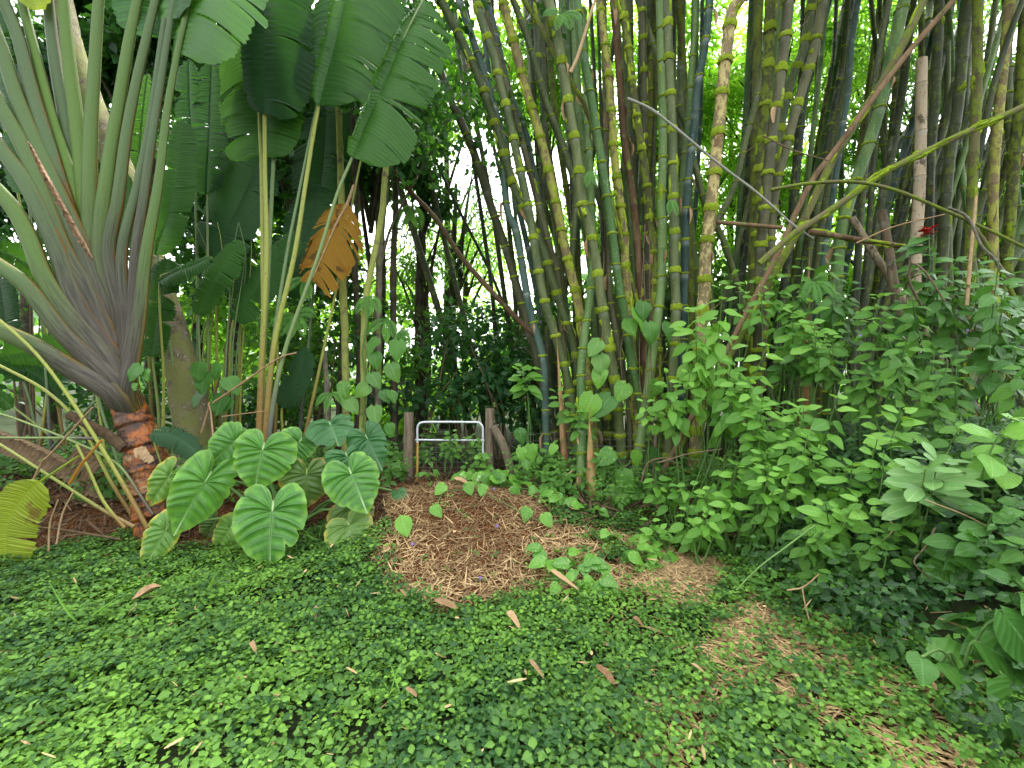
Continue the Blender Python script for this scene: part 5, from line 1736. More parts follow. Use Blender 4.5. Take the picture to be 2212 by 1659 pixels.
BARK_MOSS = bark_mat('mossy_bark', (0.10, 0.085, 0.05), (0.24, 0.20, 0.13), (0.17, 0.18, 0.06), 0.6, 10, (1, 1, .7), speck=(0.4, 0.42, 0.36))
BARK_GREY = bark_mat('grey_bark', (0.07, 0.06, 0.045), (0.22, 0.19, 0.15), (0.16, 0.20, 0.05), 0.35, 14, (1, 1, .5))
BARK_LICH = bark_mat('lichen_bark', (0.10, 0.085, 0.05), (0.26, 0.22, 0.12), (0.30, 0.33, 0.09), 0.85, 18, (1, 1, .6))
BARK_DARK = bark_mat('dark_bark', (0.03, 0.026, 0.018), (0.09, 0.075, 0.05), (0.08, 0.11, 0.03), 0.25, 14, (1, 1, .4))

mt = trunk_thing('leaning_tree', [(418, 940), (405, 850), (385, 760), (350, 640), (300, 500), (258, 370), (225, 290), (190, 205), (150, 90), (128, 0)], 5.0, 5.4, 62, 36, BARK_MOSS, 'leaning mossy grey tree trunk passing behind the fan palm stalks', k=20, up=3.5)
mb = MB()
cs = [mt.path[-1] + np.array((R.uniform(-2.0, 2.6), R.uniform(-.5, 2.0), R.uniform(-.8, 1.6))) for _ in range(16)]
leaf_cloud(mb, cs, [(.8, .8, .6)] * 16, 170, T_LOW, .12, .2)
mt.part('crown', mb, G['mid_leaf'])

MID = [
    ([(783, 930), (786, 840), (785, 760), (789, 657), (800, 590), (808, 553), (825, 460), (832, 380)], 5.2, 14, 12, BARK_LICH, 'thin yellow-mossed trunk with climbing vine leaves left of the gate'),
    ([(748, 930), (748, 860), (746, 800), (745, 712), (740, 620), (738, 450), (735, 350)], 5.5, 17, 12, BARK_LICH, 'mossy trunk left of the vine-clad thin one, behind the elephant ears'),
    ([(708, 900), (706, 830), (700, 757)], 5.3, 13, 11, BARK_GREY, 'short pale dead stump of a trunk behind the elephant ears'),
    ([(775, 930), (776, 800), (772, 690), (768, 600), (770, 450), (765, 330)], 5.8, 12, 10, BARK_DARK, 'dark straight trunk between the two mossy ones'),
    ([(815, 930), (818, 800), (818, 640), (822, 530), (835, 400), (845, 330)], 5.9, 14, 11, BARK_GREY, 'grey-brown trunk just right of the vine-clad thin one'),
    ([(852, 930), (850, 750), (850, 560), (855, 450), (850, 330)], 6.2, 14, 12, BARK_DARK, 'dark trunk nearest the left side of the bright gap'),
    ([(730, 930), (735, 780), (748, 600), (755, 480), (762, 380)], 6.0, 10, 8, BARK_DARK, 'thin dark trunk behind the orange dead leaf'),
    ([(800, 930), (805, 800), (812, 650), (835, 520), (870, 440), (900, 385)], 6.1, 7, 5, BARK_GREY, 'crooked thin sapling leaning right among the middle trunks'),
]
mids = []
for pl, d, w0, w1, m, lab in MID:
    t = trunk_thing('slender_tree', pl, d, d, w0, w1, m, lab, 'tree', 'slender trunks left of the gate', k=10, jit=.06, up=0 if 'stump' in lab else 2.0)
    mids.append(t)
    if 'stump' not in lab:
        mb = MB()
        e = t.path[-1]
        cs = [e + np.array((R.uniform(-.9, .9), R.uniform(-.4, .8), R.uniform(-1.6, .6))) for _ in range(7)]
        leaf_cloud(mb, cs, [(.45, .45, .35)] * 7, 70, T_LOW, .09, .16)
        t.part('crown', mb, G['dark_leaf'])


# climbing vine leaves on the trunks
def hang_leaf(T, x, y, d, L, kind, m, name='leaf', az=None, face=0.8):
    p = P(x, y, d)
    dirv = np.array((0.5 * R.standard_normal(), -0.25, -0.8))
    if az is not None:
        dirv = np.array((math.cos(az), -0.25, math.sin(az)))
    n = np.array((0.3 * R.standard_normal(), -face, 0.55))
    T.inst(name, leaf_of(kind, m), mat4(p, dirv, n, L))


cv = Thing('climbing_vine', 'big-leaved vine climbing the thin mossy trunk left of the gate', 'vine', P(786, 900, 5.1))
mb = MB()
tube(mb, spline([P(783, 925, 5.1), P(790, 830, 5.1), P(783, 760, 5.1), P(794, 690, 5.1), P(790, 640, 5.1)], 30), .012, 6)
cv.part('vine_stem', mb, G['stem'])
for (x, y), L, m in ((cc_(870, 440), .30, 'broad_leaf'), (cc_(760, 430), .27, 'broad_leaf'), (cc_(745, 500), .25, 'broad_leaf'), (cc_(730, 610), .25, 'spotted_pothos'), (cc_(715, 670), .26, 'spotted_pothos'),
                     (cc_(745, 780), .28, 'spotted_pothos'), (cc_(600, 740), .27, 'spotted_pothos'), (cc_(585, 655), .24, 'pothos'), (cc_(830, 560), .28, 'spotted_pothos'), (cc_(825, 870), .20, 'broad_leaf'), (cc_(920, 930), .15, 'broad_leaf'), (cc_(760, 870), .22, 'spotted_pothos'), (cc_(790, 700), .2, 'broad_leaf'), (cc_(830, 700), .2, 'broad_leaf')):
    hang_leaf(cv, x, y, 5.0, L * .82, 'heart', G[m])
cv2 = Thing('trunk_vine', 'heart-leaved vine on the foot of the leaning mossy trunk', 'vine', P(470, 960, 4.7))
mb = MB()
tube(mb, spline([P(455, 950, 4.75), P(460, 870, 4.75), P(475, 810, 4.75), P(455, 790, 4.75)], 24), .011, 6)
cv2.part('vine_stem', mb, G['twig'])
for (x, y), L in ((ee_(370, 110), .23), (ee_(330, 35), .22), (ee_(530, 140), .22), (ee_(355, 225), .22), (ee_(500, 265), .24), (ee_(560, 300), .15), (ee_(470, 40), .18)):
    hang_leaf(cv2, x, y, 4.65, L, 'heart', G['broad_leaf'])
pv = Thing('trunk_pothos', 'small glossy pothos leaves at the throat of the fan palm trunk', 'vine', P(300, 860, 3.95))
for (x, y), L in ((ll_(725, 570), .17), (ll_(760, 590), .12), (ll_(700, 660), .07)):
    hang_leaf(pv, x, y, 3.9, L, 'heart', G['broad_leaf'])
mb = MB()
tube(mb, spline(W(ll_, 3.95, (690, 700), (740, 690), (760, 680), (735, 630), (725, 575)), 14), .006, 6)
pv.part('vine_stem', mb, G['stem'])

# bushy background: individual bushes behind the gate and trees with crowns


def bush(cx_px, cy_px, d, rx, rz, n, m, label, tpl=T_LOW, smin=.1, smax=.17, k=9, name='bush', cat='bush', group=None):
    c = P(cx_px, cy_px, d)
    b = np.array((c[0], d, gz(c[0], d)))
    T = Thing(name, label, cat, b, group)
    mb = MB()
    ends = []
    for i in range(5):
        e = c + np.array((R.uniform(-.7, .7) * rx, R.uniform(-.5, .5) * rx, R.uniform(-.3, .7) * rz))
        tube(mb, spline([b + np.array((R.uniform(-.1, .1), R.uniform(-.1, .1), -.05)), b * .5 + e * .5 + np.array((R.uniform(-.1, .1), 0, .1)), e], 10), np.linspace(.02, .006, 10), 6)
    T.part('stem', mb, G['twig'])
    mb = MB()
    cs = [c + np.array((R.uniform(-1, 1) * rx, R.uniform(-.6, .6) * rx, R.uniform(-1, 1) * rz)) for _ in range(k)]
    leaf_cloud(mb, cs, [(rx * .45, rx * .45, rz * .42)] * k, n // k, tpl, smin, smax)
    T.part('crown', mb, G[m])
    return T


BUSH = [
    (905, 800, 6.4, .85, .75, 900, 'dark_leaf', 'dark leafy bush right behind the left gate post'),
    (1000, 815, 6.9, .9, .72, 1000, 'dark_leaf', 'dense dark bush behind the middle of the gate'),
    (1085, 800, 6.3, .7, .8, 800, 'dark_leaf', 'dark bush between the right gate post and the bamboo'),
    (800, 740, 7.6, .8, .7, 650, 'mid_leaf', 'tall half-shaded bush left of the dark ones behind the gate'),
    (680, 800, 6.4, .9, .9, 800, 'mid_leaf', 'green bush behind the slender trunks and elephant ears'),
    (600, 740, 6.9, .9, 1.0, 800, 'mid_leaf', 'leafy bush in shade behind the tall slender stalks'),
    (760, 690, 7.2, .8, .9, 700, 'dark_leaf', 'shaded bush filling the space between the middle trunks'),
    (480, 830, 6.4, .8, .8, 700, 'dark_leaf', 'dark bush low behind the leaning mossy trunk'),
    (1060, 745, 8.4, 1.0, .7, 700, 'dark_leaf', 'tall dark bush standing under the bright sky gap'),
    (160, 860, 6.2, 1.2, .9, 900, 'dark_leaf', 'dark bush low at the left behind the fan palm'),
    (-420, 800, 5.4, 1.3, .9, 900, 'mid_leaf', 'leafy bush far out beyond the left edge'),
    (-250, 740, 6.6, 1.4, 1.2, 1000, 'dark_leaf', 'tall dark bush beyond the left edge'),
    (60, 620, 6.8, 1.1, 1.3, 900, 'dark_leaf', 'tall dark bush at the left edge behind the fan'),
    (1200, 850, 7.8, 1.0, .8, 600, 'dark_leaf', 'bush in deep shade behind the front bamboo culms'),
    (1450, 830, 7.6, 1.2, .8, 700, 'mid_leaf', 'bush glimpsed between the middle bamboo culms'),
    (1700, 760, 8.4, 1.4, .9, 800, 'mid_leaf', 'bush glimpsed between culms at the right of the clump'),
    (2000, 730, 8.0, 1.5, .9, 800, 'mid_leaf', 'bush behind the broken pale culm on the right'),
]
for a in BUSH:
    bush(*a[:7], a[7], group='bushes behind the bamboo and the gate')


def far_tree(cx_px, cy_px, d, rx, rz, n, m, label, tpl, smin, smax, k=16, lean=0.0, cat='tree', name='far_tree'):
    c = P(cx_px, cy_px, d)
    b = np.array((c[0] + lean, d, gz(c[0], d)))
    T = Thing(name, label, cat, b, 'trees far behind the bamboo')
    mb = MB()
    top = c + np.array((0, 0, rz * .5))
    tube(mb, spline([b + np.array((0, 0, -.1)), b * .5 + c * .5 + np.array((R.uniform(-.2, .2), 0, 0)), top], 24), np.linspace(.13, .04, 24), 10, jit=.05)
    for i in range(7):
        t0 = b + (top - b) * R.uniform(.45, .85)
        e = c + np.array((R.uniform(-.8, .8) * rx, R.uniform(-.6, .6) * rx, R.uniform(-.5, .8) * rz))
        tube(mb, spline([t0, t0 * .5 + e * .5 + np.array((0, 0, .15)), e], 10), np.linspace(.045, .012, 10), 6)
    T.part('trunk', mb, BARK_DARK)
    mb = MB()
    cs = []
    while len(cs) < k:
        q = R.uniform(-1, 1, 3)
        if (q ** 2).sum() < 1:
            cs.append(c + q * np.array((rx, rx * .7, rz)))
    leaf_cloud(mb, cs, [(rx * .36, rx * .36, rz * .28)] * k, int(n * 1.5) // k, tpl, smin, smax, droop=.5)
    T.part('crown', mb, G[m])
    return T


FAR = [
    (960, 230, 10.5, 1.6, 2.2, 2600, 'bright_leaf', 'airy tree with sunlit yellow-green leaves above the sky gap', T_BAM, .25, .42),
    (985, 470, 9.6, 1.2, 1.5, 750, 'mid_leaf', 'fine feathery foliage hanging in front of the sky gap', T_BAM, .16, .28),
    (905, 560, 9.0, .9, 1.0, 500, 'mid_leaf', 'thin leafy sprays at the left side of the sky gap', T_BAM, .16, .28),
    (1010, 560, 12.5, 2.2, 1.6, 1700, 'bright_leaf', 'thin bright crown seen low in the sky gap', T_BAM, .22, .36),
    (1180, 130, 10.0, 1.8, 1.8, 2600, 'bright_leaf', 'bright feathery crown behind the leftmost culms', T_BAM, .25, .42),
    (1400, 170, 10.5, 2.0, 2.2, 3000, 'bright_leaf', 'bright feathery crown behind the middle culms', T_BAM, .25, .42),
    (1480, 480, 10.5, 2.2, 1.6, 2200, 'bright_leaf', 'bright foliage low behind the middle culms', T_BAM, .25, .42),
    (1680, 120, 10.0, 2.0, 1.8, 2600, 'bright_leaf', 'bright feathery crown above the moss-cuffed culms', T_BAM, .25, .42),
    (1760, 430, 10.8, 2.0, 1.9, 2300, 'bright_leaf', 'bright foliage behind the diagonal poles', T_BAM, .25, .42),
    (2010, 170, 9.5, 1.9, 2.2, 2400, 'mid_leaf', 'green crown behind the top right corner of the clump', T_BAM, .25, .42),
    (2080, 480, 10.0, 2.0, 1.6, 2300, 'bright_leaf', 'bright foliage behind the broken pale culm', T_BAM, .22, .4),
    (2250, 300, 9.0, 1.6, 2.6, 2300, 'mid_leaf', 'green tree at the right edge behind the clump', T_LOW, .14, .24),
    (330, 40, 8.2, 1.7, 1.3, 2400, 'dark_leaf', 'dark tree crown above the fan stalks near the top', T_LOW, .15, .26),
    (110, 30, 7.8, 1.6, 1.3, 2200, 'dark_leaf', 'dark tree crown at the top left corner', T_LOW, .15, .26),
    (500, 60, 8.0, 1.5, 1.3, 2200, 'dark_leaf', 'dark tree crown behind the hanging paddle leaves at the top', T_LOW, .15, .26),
    (230, 170, 9.5, 1.9, 1.9, 2600, 'dark_leaf', 'broadleaf tree with sky showing through, behind the fan stalks', T_LOW, .13, .22),  # dark leaf colour stands in for the shade on the left
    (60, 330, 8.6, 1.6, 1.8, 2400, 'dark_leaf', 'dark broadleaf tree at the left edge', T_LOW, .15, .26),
    (430, 430, 9.0, 1.8, 2.0, 3200, 'dark_leaf', 'broadleaf tree behind the dark paddle leaves', T_LOW, .14, .24),  # also given the dark leaf colour in place of shade
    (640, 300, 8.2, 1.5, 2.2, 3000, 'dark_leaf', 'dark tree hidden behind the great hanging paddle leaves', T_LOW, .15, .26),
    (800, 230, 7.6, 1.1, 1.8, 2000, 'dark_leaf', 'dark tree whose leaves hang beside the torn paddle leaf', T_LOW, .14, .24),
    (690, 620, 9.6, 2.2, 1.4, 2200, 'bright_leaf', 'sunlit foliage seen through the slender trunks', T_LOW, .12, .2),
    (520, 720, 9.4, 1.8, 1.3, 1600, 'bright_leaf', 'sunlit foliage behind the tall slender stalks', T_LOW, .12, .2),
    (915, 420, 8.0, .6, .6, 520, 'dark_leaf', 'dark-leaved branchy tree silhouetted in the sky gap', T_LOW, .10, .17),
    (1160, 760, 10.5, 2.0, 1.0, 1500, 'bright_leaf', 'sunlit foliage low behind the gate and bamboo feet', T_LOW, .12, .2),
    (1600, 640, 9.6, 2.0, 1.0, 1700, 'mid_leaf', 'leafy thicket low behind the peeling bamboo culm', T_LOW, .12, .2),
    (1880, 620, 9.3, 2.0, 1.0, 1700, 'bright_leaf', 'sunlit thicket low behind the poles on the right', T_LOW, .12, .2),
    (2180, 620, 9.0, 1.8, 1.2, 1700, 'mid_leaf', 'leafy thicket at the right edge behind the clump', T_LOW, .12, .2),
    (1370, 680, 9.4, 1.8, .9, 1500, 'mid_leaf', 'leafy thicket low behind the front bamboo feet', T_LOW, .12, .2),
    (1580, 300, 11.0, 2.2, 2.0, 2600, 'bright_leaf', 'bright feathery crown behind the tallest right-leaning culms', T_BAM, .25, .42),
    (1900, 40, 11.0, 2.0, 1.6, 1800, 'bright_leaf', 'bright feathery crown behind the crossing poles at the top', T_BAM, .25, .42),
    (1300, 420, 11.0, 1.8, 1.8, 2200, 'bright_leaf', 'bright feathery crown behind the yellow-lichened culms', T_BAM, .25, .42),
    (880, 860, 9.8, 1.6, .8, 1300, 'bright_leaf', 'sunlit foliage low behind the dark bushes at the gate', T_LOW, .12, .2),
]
for a in FAR:
    far_tree(*a)

# unseen leafy bamboo added above the top of the picture to shade the clump
for i, (x, y, z, bx, by) in enumerate([(0.4, 6.2, 9.4, 1.0, 6.4), (2.2, 5.8, 9.2, 2.0, 6.3), (4.0, 5.6, 9.3, 3.4, 6.2), (5.8, 5.6, 9.0, 4.8, 6.0), (1.4, 7.6, 10.4, 1.6, 7.4), (3.4, 7.6, 10.6, 3.0, 7.4), (5.4, 7.4, 10.2, 4.6, 7.2), (4.6, 4.4, 8.2, 4.2, 5.4), (6.4, 4.2, 8.0, 5.2, 5.2)]):
    b = np.array((bx, by, gz(bx, by)))
    c = np.array((x, y, z))
    T = Thing('shade_bamboo', f"unseen leafy bamboo culm added to shade the clump, {['at its left end', 'left of the middle', 'right of the middle', 'at its right end', 'behind its left part', 'behind its middle', 'behind its right part', 'in front of its right part', 'at its far right front'][i]}", 'bamboo culm', b, 'unseen bamboo heads shading the clump')
    mb = MB()
    tube(mb, spline([b, b * .4 + c * .6 + (b - c) * np.array((.3, .3, 0)), c], 40), np.linspace(.05, .015, 40), 9)
    T.part('culm', mb, CU['dark'])
    mb = MB()
    cs = [c + np.array((R.uniform(-1.1, 1.1), R.uniform(-.9, .9), R.uniform(-.6, .8))) for _ in range(14)]
    leaf_cloud(mb, cs, [(.6, .6, .45)] * 14, 120, T_BAM, .27, .42, droop=.6)
    T.part('foliage', mb, G['mid_leaf'])

# the wood beyond, one leafy mass
def woods():
    mb = MB()
    cs, rs = [], []
    for i in range(150):
        a = R.uniform(-1.15, 1.15)
        d = R.uniform(17, 30)
        hgt = R.uniform(0.5, 5.5) if abs(a + .15) > .12 else R.uniform(.4, 2.2)
        cs.append(np.array((math.sin(a) * d * 1.15, math.cos(a) * d, hgt)))
        rs.append((1.9, 1.9, 1.3))
    leaf_cloud(mb, cs, rs, 90, T_LOW, .35, .6)
    stuff('distant_woods', mb, G['mid_leaf'])


woods()


# ------------------------------------------------------------------ gate, posts, fence wire
DG = 5.0


def post(name, pl, w, label, d=DG, cat='fence post'):
    pts = [P(x, y, d) for x, y in pl]
    pts[0][2] = min(pts[0][2], gz(pts[0][0], pts[0][1])) - .05
    mb = MB()
    p = spline(pts, 14)
    tube(mb, p, px(w, d) / 2 * np.linspace(1.05, .97, 14), 14, jit=.02)
    return solo(name, mb, G['post'], label, cat, p[0], 'posts of the old gate')


post('fence_post', [gg_(155, 830), gg_(158, 600), gg_(161, 352)], 21, 'weathered grey gate post left of the pipe gate')
post('fence_post', [gg_(680, 700), gg_(683, 500), gg_(686, 325)], 20, 'weathered gate post right of the pipe gate, half hidden in vines', DG + .05)
post('brace_post', [gg_(842, 722), gg_(780, 580), gg_(706, 440)], 18, 'wooden brace leaning from the right gate post to the ground', DG - .05, 'post')

gt = Thing('pipe_gate', 'small silver pipe gate with rounded top corners between two wooden posts', 'gate', P(*gg_(430, 800), DG - .02))
frame = [gg_(217, 545), gg_(216, 470), gg_(219, 440), gg_(232, 419), (0, 0), gg_(600, 413), gg_(628, 424), gg_(641, 452), gg_(641, 700), gg_(640, 800)]
fp = [gg_(217, 548), gg_(216, 470), gg_(218, 442), gg_(228, 424), gg_(250, 414), gg_(330, 412), gg_(430, 412), gg_(520, 413), gg_(600, 414), gg_(622, 421), gg_(636, 437), gg_(641, 460), gg_(641, 560), gg_(641, 700), gg_(640, 830)]
mb = MB()
tube(mb, spline([P(x, y, DG - .03) for x, y in fp], 90), px(4.6, DG) / 2, 10)
fr_ = gt.part('gate_frame', mb, G['galv'])
mb = MB()
tube(mb, np.array([P(*gg_(205, 528), DG - .03), P(*gg_(420, 530), DG - .03), P(*gg_(650, 531), DG - .03)]), px(4.0, DG) / 2, 9)
gt.part('mid_rail', mb, G['galv'])
mb = MB()
tube(mb, np.array([P(*gg_(218, 545), DG - .035), P(*gg_(216, 680), DG - .035), P(*gg_(213, 830), DG - .035)]), px(5.0, DG) / 2, 10)
gt.part('gate_leg', mb, G['yellow_pipe'], label='yellow rusty lower leg of the gate')
mb = MB()
for i in range(7):
    y = 575 + i * 33
    tube(mb, np.array([P(*gg_(216, y), DG - .02), P(*gg_(430, y + R.uniform(-4, 4)), DG - .01), P(*gg_(641, y), DG - .02)]), .0016, 4)
for i in range(9):
    x = 255 + i * 44
    tube(mb, np.array([P(*gg_(x, 531), DG - .022), P(*gg_(x + R.uniform(-4, 4), 650), DG - .012), P(*gg_(x, 800), DG - .022)]), .0016, 4)
gt.part('wire_mesh', mb, G['wire'], stuff=True)
mb = MB()
for i in range(7):
    y = 470 + i * 44
    tube(mb, spline([P(*gg_(870, y + 30), 4.9), P(*gg_(1200, y + R.uniform(-8, 8)), 4.72), P(*gg_(1450, y + 10), 4.65), P(*gg_(1850, y + 20 + R.uniform(-8, 8)), 4.55)], 20), .0018, 4)
for i in range(22):
    x = 880 + i * 45
    tube(mb, np.array([P(*gg_(x, 480), 4.9 - .0155 * i), P(*gg_(x + R.uniform(-5, 5), 640), 4.9 - .0155 * i), P(*gg_(x, 800), 4.9 - .0155 * i)]), .0016, 4)
wf = solo('wire_fence', mb, G['wire'], 'rusty wire mesh fence sagging in front of the bamboo feet', 'fence', P(*gg_(1300, 800), 4.7))
post('fence_stake', [gg_(1745, 790), gg_(1755, 620), gg_(1768, 440)], 7, 'thin orange-brown stake holding the wire fence by the bamboo', 4.55, 'stake')

# ------------------------------------------------------------------ vines, weeds and shrubs


def creeping(name, pl, label, n, L, m, kind='heart', cat='vine', spread=0.10, lift=.05, w=.005, stemm='stem', group=None):
    """vine crawling on the ground along display points projected to the ground"""
    pts = []
    for x, y, d in pl:
        p = P(x, y, d)
        p[2] = gz(p[0], p[1]) + lift
        pts.append(p)
    p = spline(pts, max(12, 6 * len(pts)))
    T = Thing(name, label, cat, p[0], group)
    mb = MB()
    tube(mb, p, w, 6)
    T.part('vine_stem', mb, G[stemm])
    for i in range(n):
        q = p[min(len(p) - 1, int(R.random() * len(p)))] + np.array((R.normal(0, spread), R.normal(0, spread * .7), 0))
        q[2] = gz(q[0], q[1]) + R.uniform(.04, .14)
        a = R.uniform(0, 2 * math.pi)
        d = np.array((math.cos(a), math.sin(a) - .4, R.uniform(-.6, .1)))
        nn = np.array((R.normal(0, .3), -0.55, 0.9))
        T.inst('leaf', leaf_of(kind, G[m]), mat4(q, d, nn, L * R.uniform(.7, 1.25)))
    return T


creeping('pothos_vine', [(1120, 1030, 4.6), (1060, 1050, 4.55), (1010, 1030, 4.7)], 'mass of bright pothos leaves right behind the mulch crest', 26, .14, 'pothos')
creeping('pothos_vine', [(1180, 1075, 4.4), (1120, 1060, 4.4), (1060, 1040, 4.5), (1020, 1020, 4.7)], 'pothos vine trailing over the right shoulder of the mulch heap', 26, .13, 'pothos', spread=.14)
creeping('pothos_vine', [(1240, 1110, 4.1), (1190, 1100, 4.1), (1150, 1095, 4.2)], 'patch of pothos leaves below the pointed shoot', 16, .12, 'pothos', spread=.13)
creeping('pothos_vine', [(1130, 1225, 3.35), (1180, 1240, 3.3), (1230, 1255, 3.25), (1300, 1280, 3.15)], 'light green pothos runner on the straw in front of the heap', 18, .11, 'pothos', spread=.1)
creeping('pothos_vine', [(1180, 1290, 3.1), (1230, 1290, 3.1), (1290, 1310, 3.0)], 'pothos leaves at the front edge of the straw', 12, .11, 'pothos', spread=.08)
creeping('pothos_vine', [(1330, 1200, 3.5), (1390, 1215, 3.5), (1450, 1225, 3.45)], 'pothos runner at the right end of the straw', 14, .11, 'pothos', spread=.1)
creeping('pothos_vine', [(930, 1040, 4.75), (920, 1020, 4.85), (945, 1010, 4.9)], 'small leafy sprig at the left foot of the gate', 9, .11, 'shrub_leaf', 'ovate', spread=.08)
# lone leaves on the mulch
ml = [((960, 1115), .13, 3.95), ((1010, 1105), .13, 4.0), ((1045, 1100), .12, 4.0), ((935, 1148), .12, 3.7), ((1140, 1145), .13, 3.75), ((1175, 1150), .13, 3.7)]
lv = Thing('heart_leaf_runner', 'string of single heart-shaped leaves crossing the brown mulch', 'vine', P(1010, 1130, 3.9))
prev = []
for (x, y), L, d in ml:
    p = P(x, y, d)
    p[2] = gz(p[0], p[1]) + .10
    lv.inst('leaf', leaf_of('heart', G['pothos']), mat4(p, (R.normal(0, .6), -.5, -.5), (R.normal(0, .2), -.7, .7), L))
    prev.append(p - np.array((0, 0, .07)))
mb = MB()
tube(mb, spline(sorted(prev, key=lambda q: q[0]), 30), .004, 5)
lv.part('vine_stem', mb, G['stem'])
p = P(866, 1185, 3.6)
p[2] = gz(p[0], p[1]) + .16
fl = Thing('cut_leaf', 'single big fallen green leaf lying at the left foot of the mulch heap', 'leaf', p)
fl.inst('leaf_blade', leaf_of('broad', G['fresh_leaf']), mat4(p, (.35, -.5, -.6), (.1, -.75, .6), .2, 1.1))


def shrub(top, d, L, label, kind='ovate', m='shrub_leaf', stems=4, spread=.16, height=None, pairs=5, tipm='fresh_leaf', group=None, name='shrub', cat='shrub', lean=(0, 0), whorl=0):
    """stems rising from one foot to a cluster of tops around display point `top`; opposite leaves down each stem"""
    c = P(*top, d)
    h = height if height is not None else max(.25, c[2] - gz(c[0], d))
    b = np.array((c[0] + lean[0], d + .12 + lean[1], c[2] - h))
    b[2] = max(b[2], gz(b[0], b[1]) - .03) if height is None else b[2]
    b[2] = gz(b[0], b[1]) - .03
    T = Thing(name, label, cat, b, group)
    for s in range(stems):
        e = c + np.array((R.normal(0, spread), R.normal(0, spread), R.normal(-.04, spread * .6)))
        if s == 0:
            e = c
        p = spline([b + np.array((R.normal(0, .04), R.normal(0, .04), 0)), b * .45 + e * .55 + np.array((R.normal(0, .05), R.normal(.03, .05), 0)), e], 24)
        mb = MB()
        tube(mb, p, np.linspace(.009, .003, 24), 6)
        T.part('stem', mb, G['stem'])
        sl = arclen(p)
        gapn = L * .55
        az0 = R.uniform(0, math.pi)
        for k in range(pairs):
            a = sl[-1] - .01 - k * gapn * (0.55 if k == 0 else 1)
            if a < .08:
                break
            q = at_len(p, sl, np.array([a]))[0]
            sz = L * 1.10 * min(1.0, .55 + .25 * k) * R.uniform(.85, 1.15)
            nl = 2 if not whorl else whorl
            for h_ in range(nl):
                az = az0 + k * math.pi / 2 + h_ * 2 * math.pi / nl + R.normal(0, .25)
                dr = np.array((math.cos(az), math.sin(az) * .6 - .12, .30 - .26 * k + R.normal(0, .18)))
                nn = np.array((R.normal(0, .22), -.85 + R.normal(0, .25), .9))
                mm = tipm if k <= 1 and R.random() < .7 else m
                T.inst('leaf', leaf_of(kind, G[mm]), mat4(q + nrm(dr) * .02, dr, nn, sz))
    return T


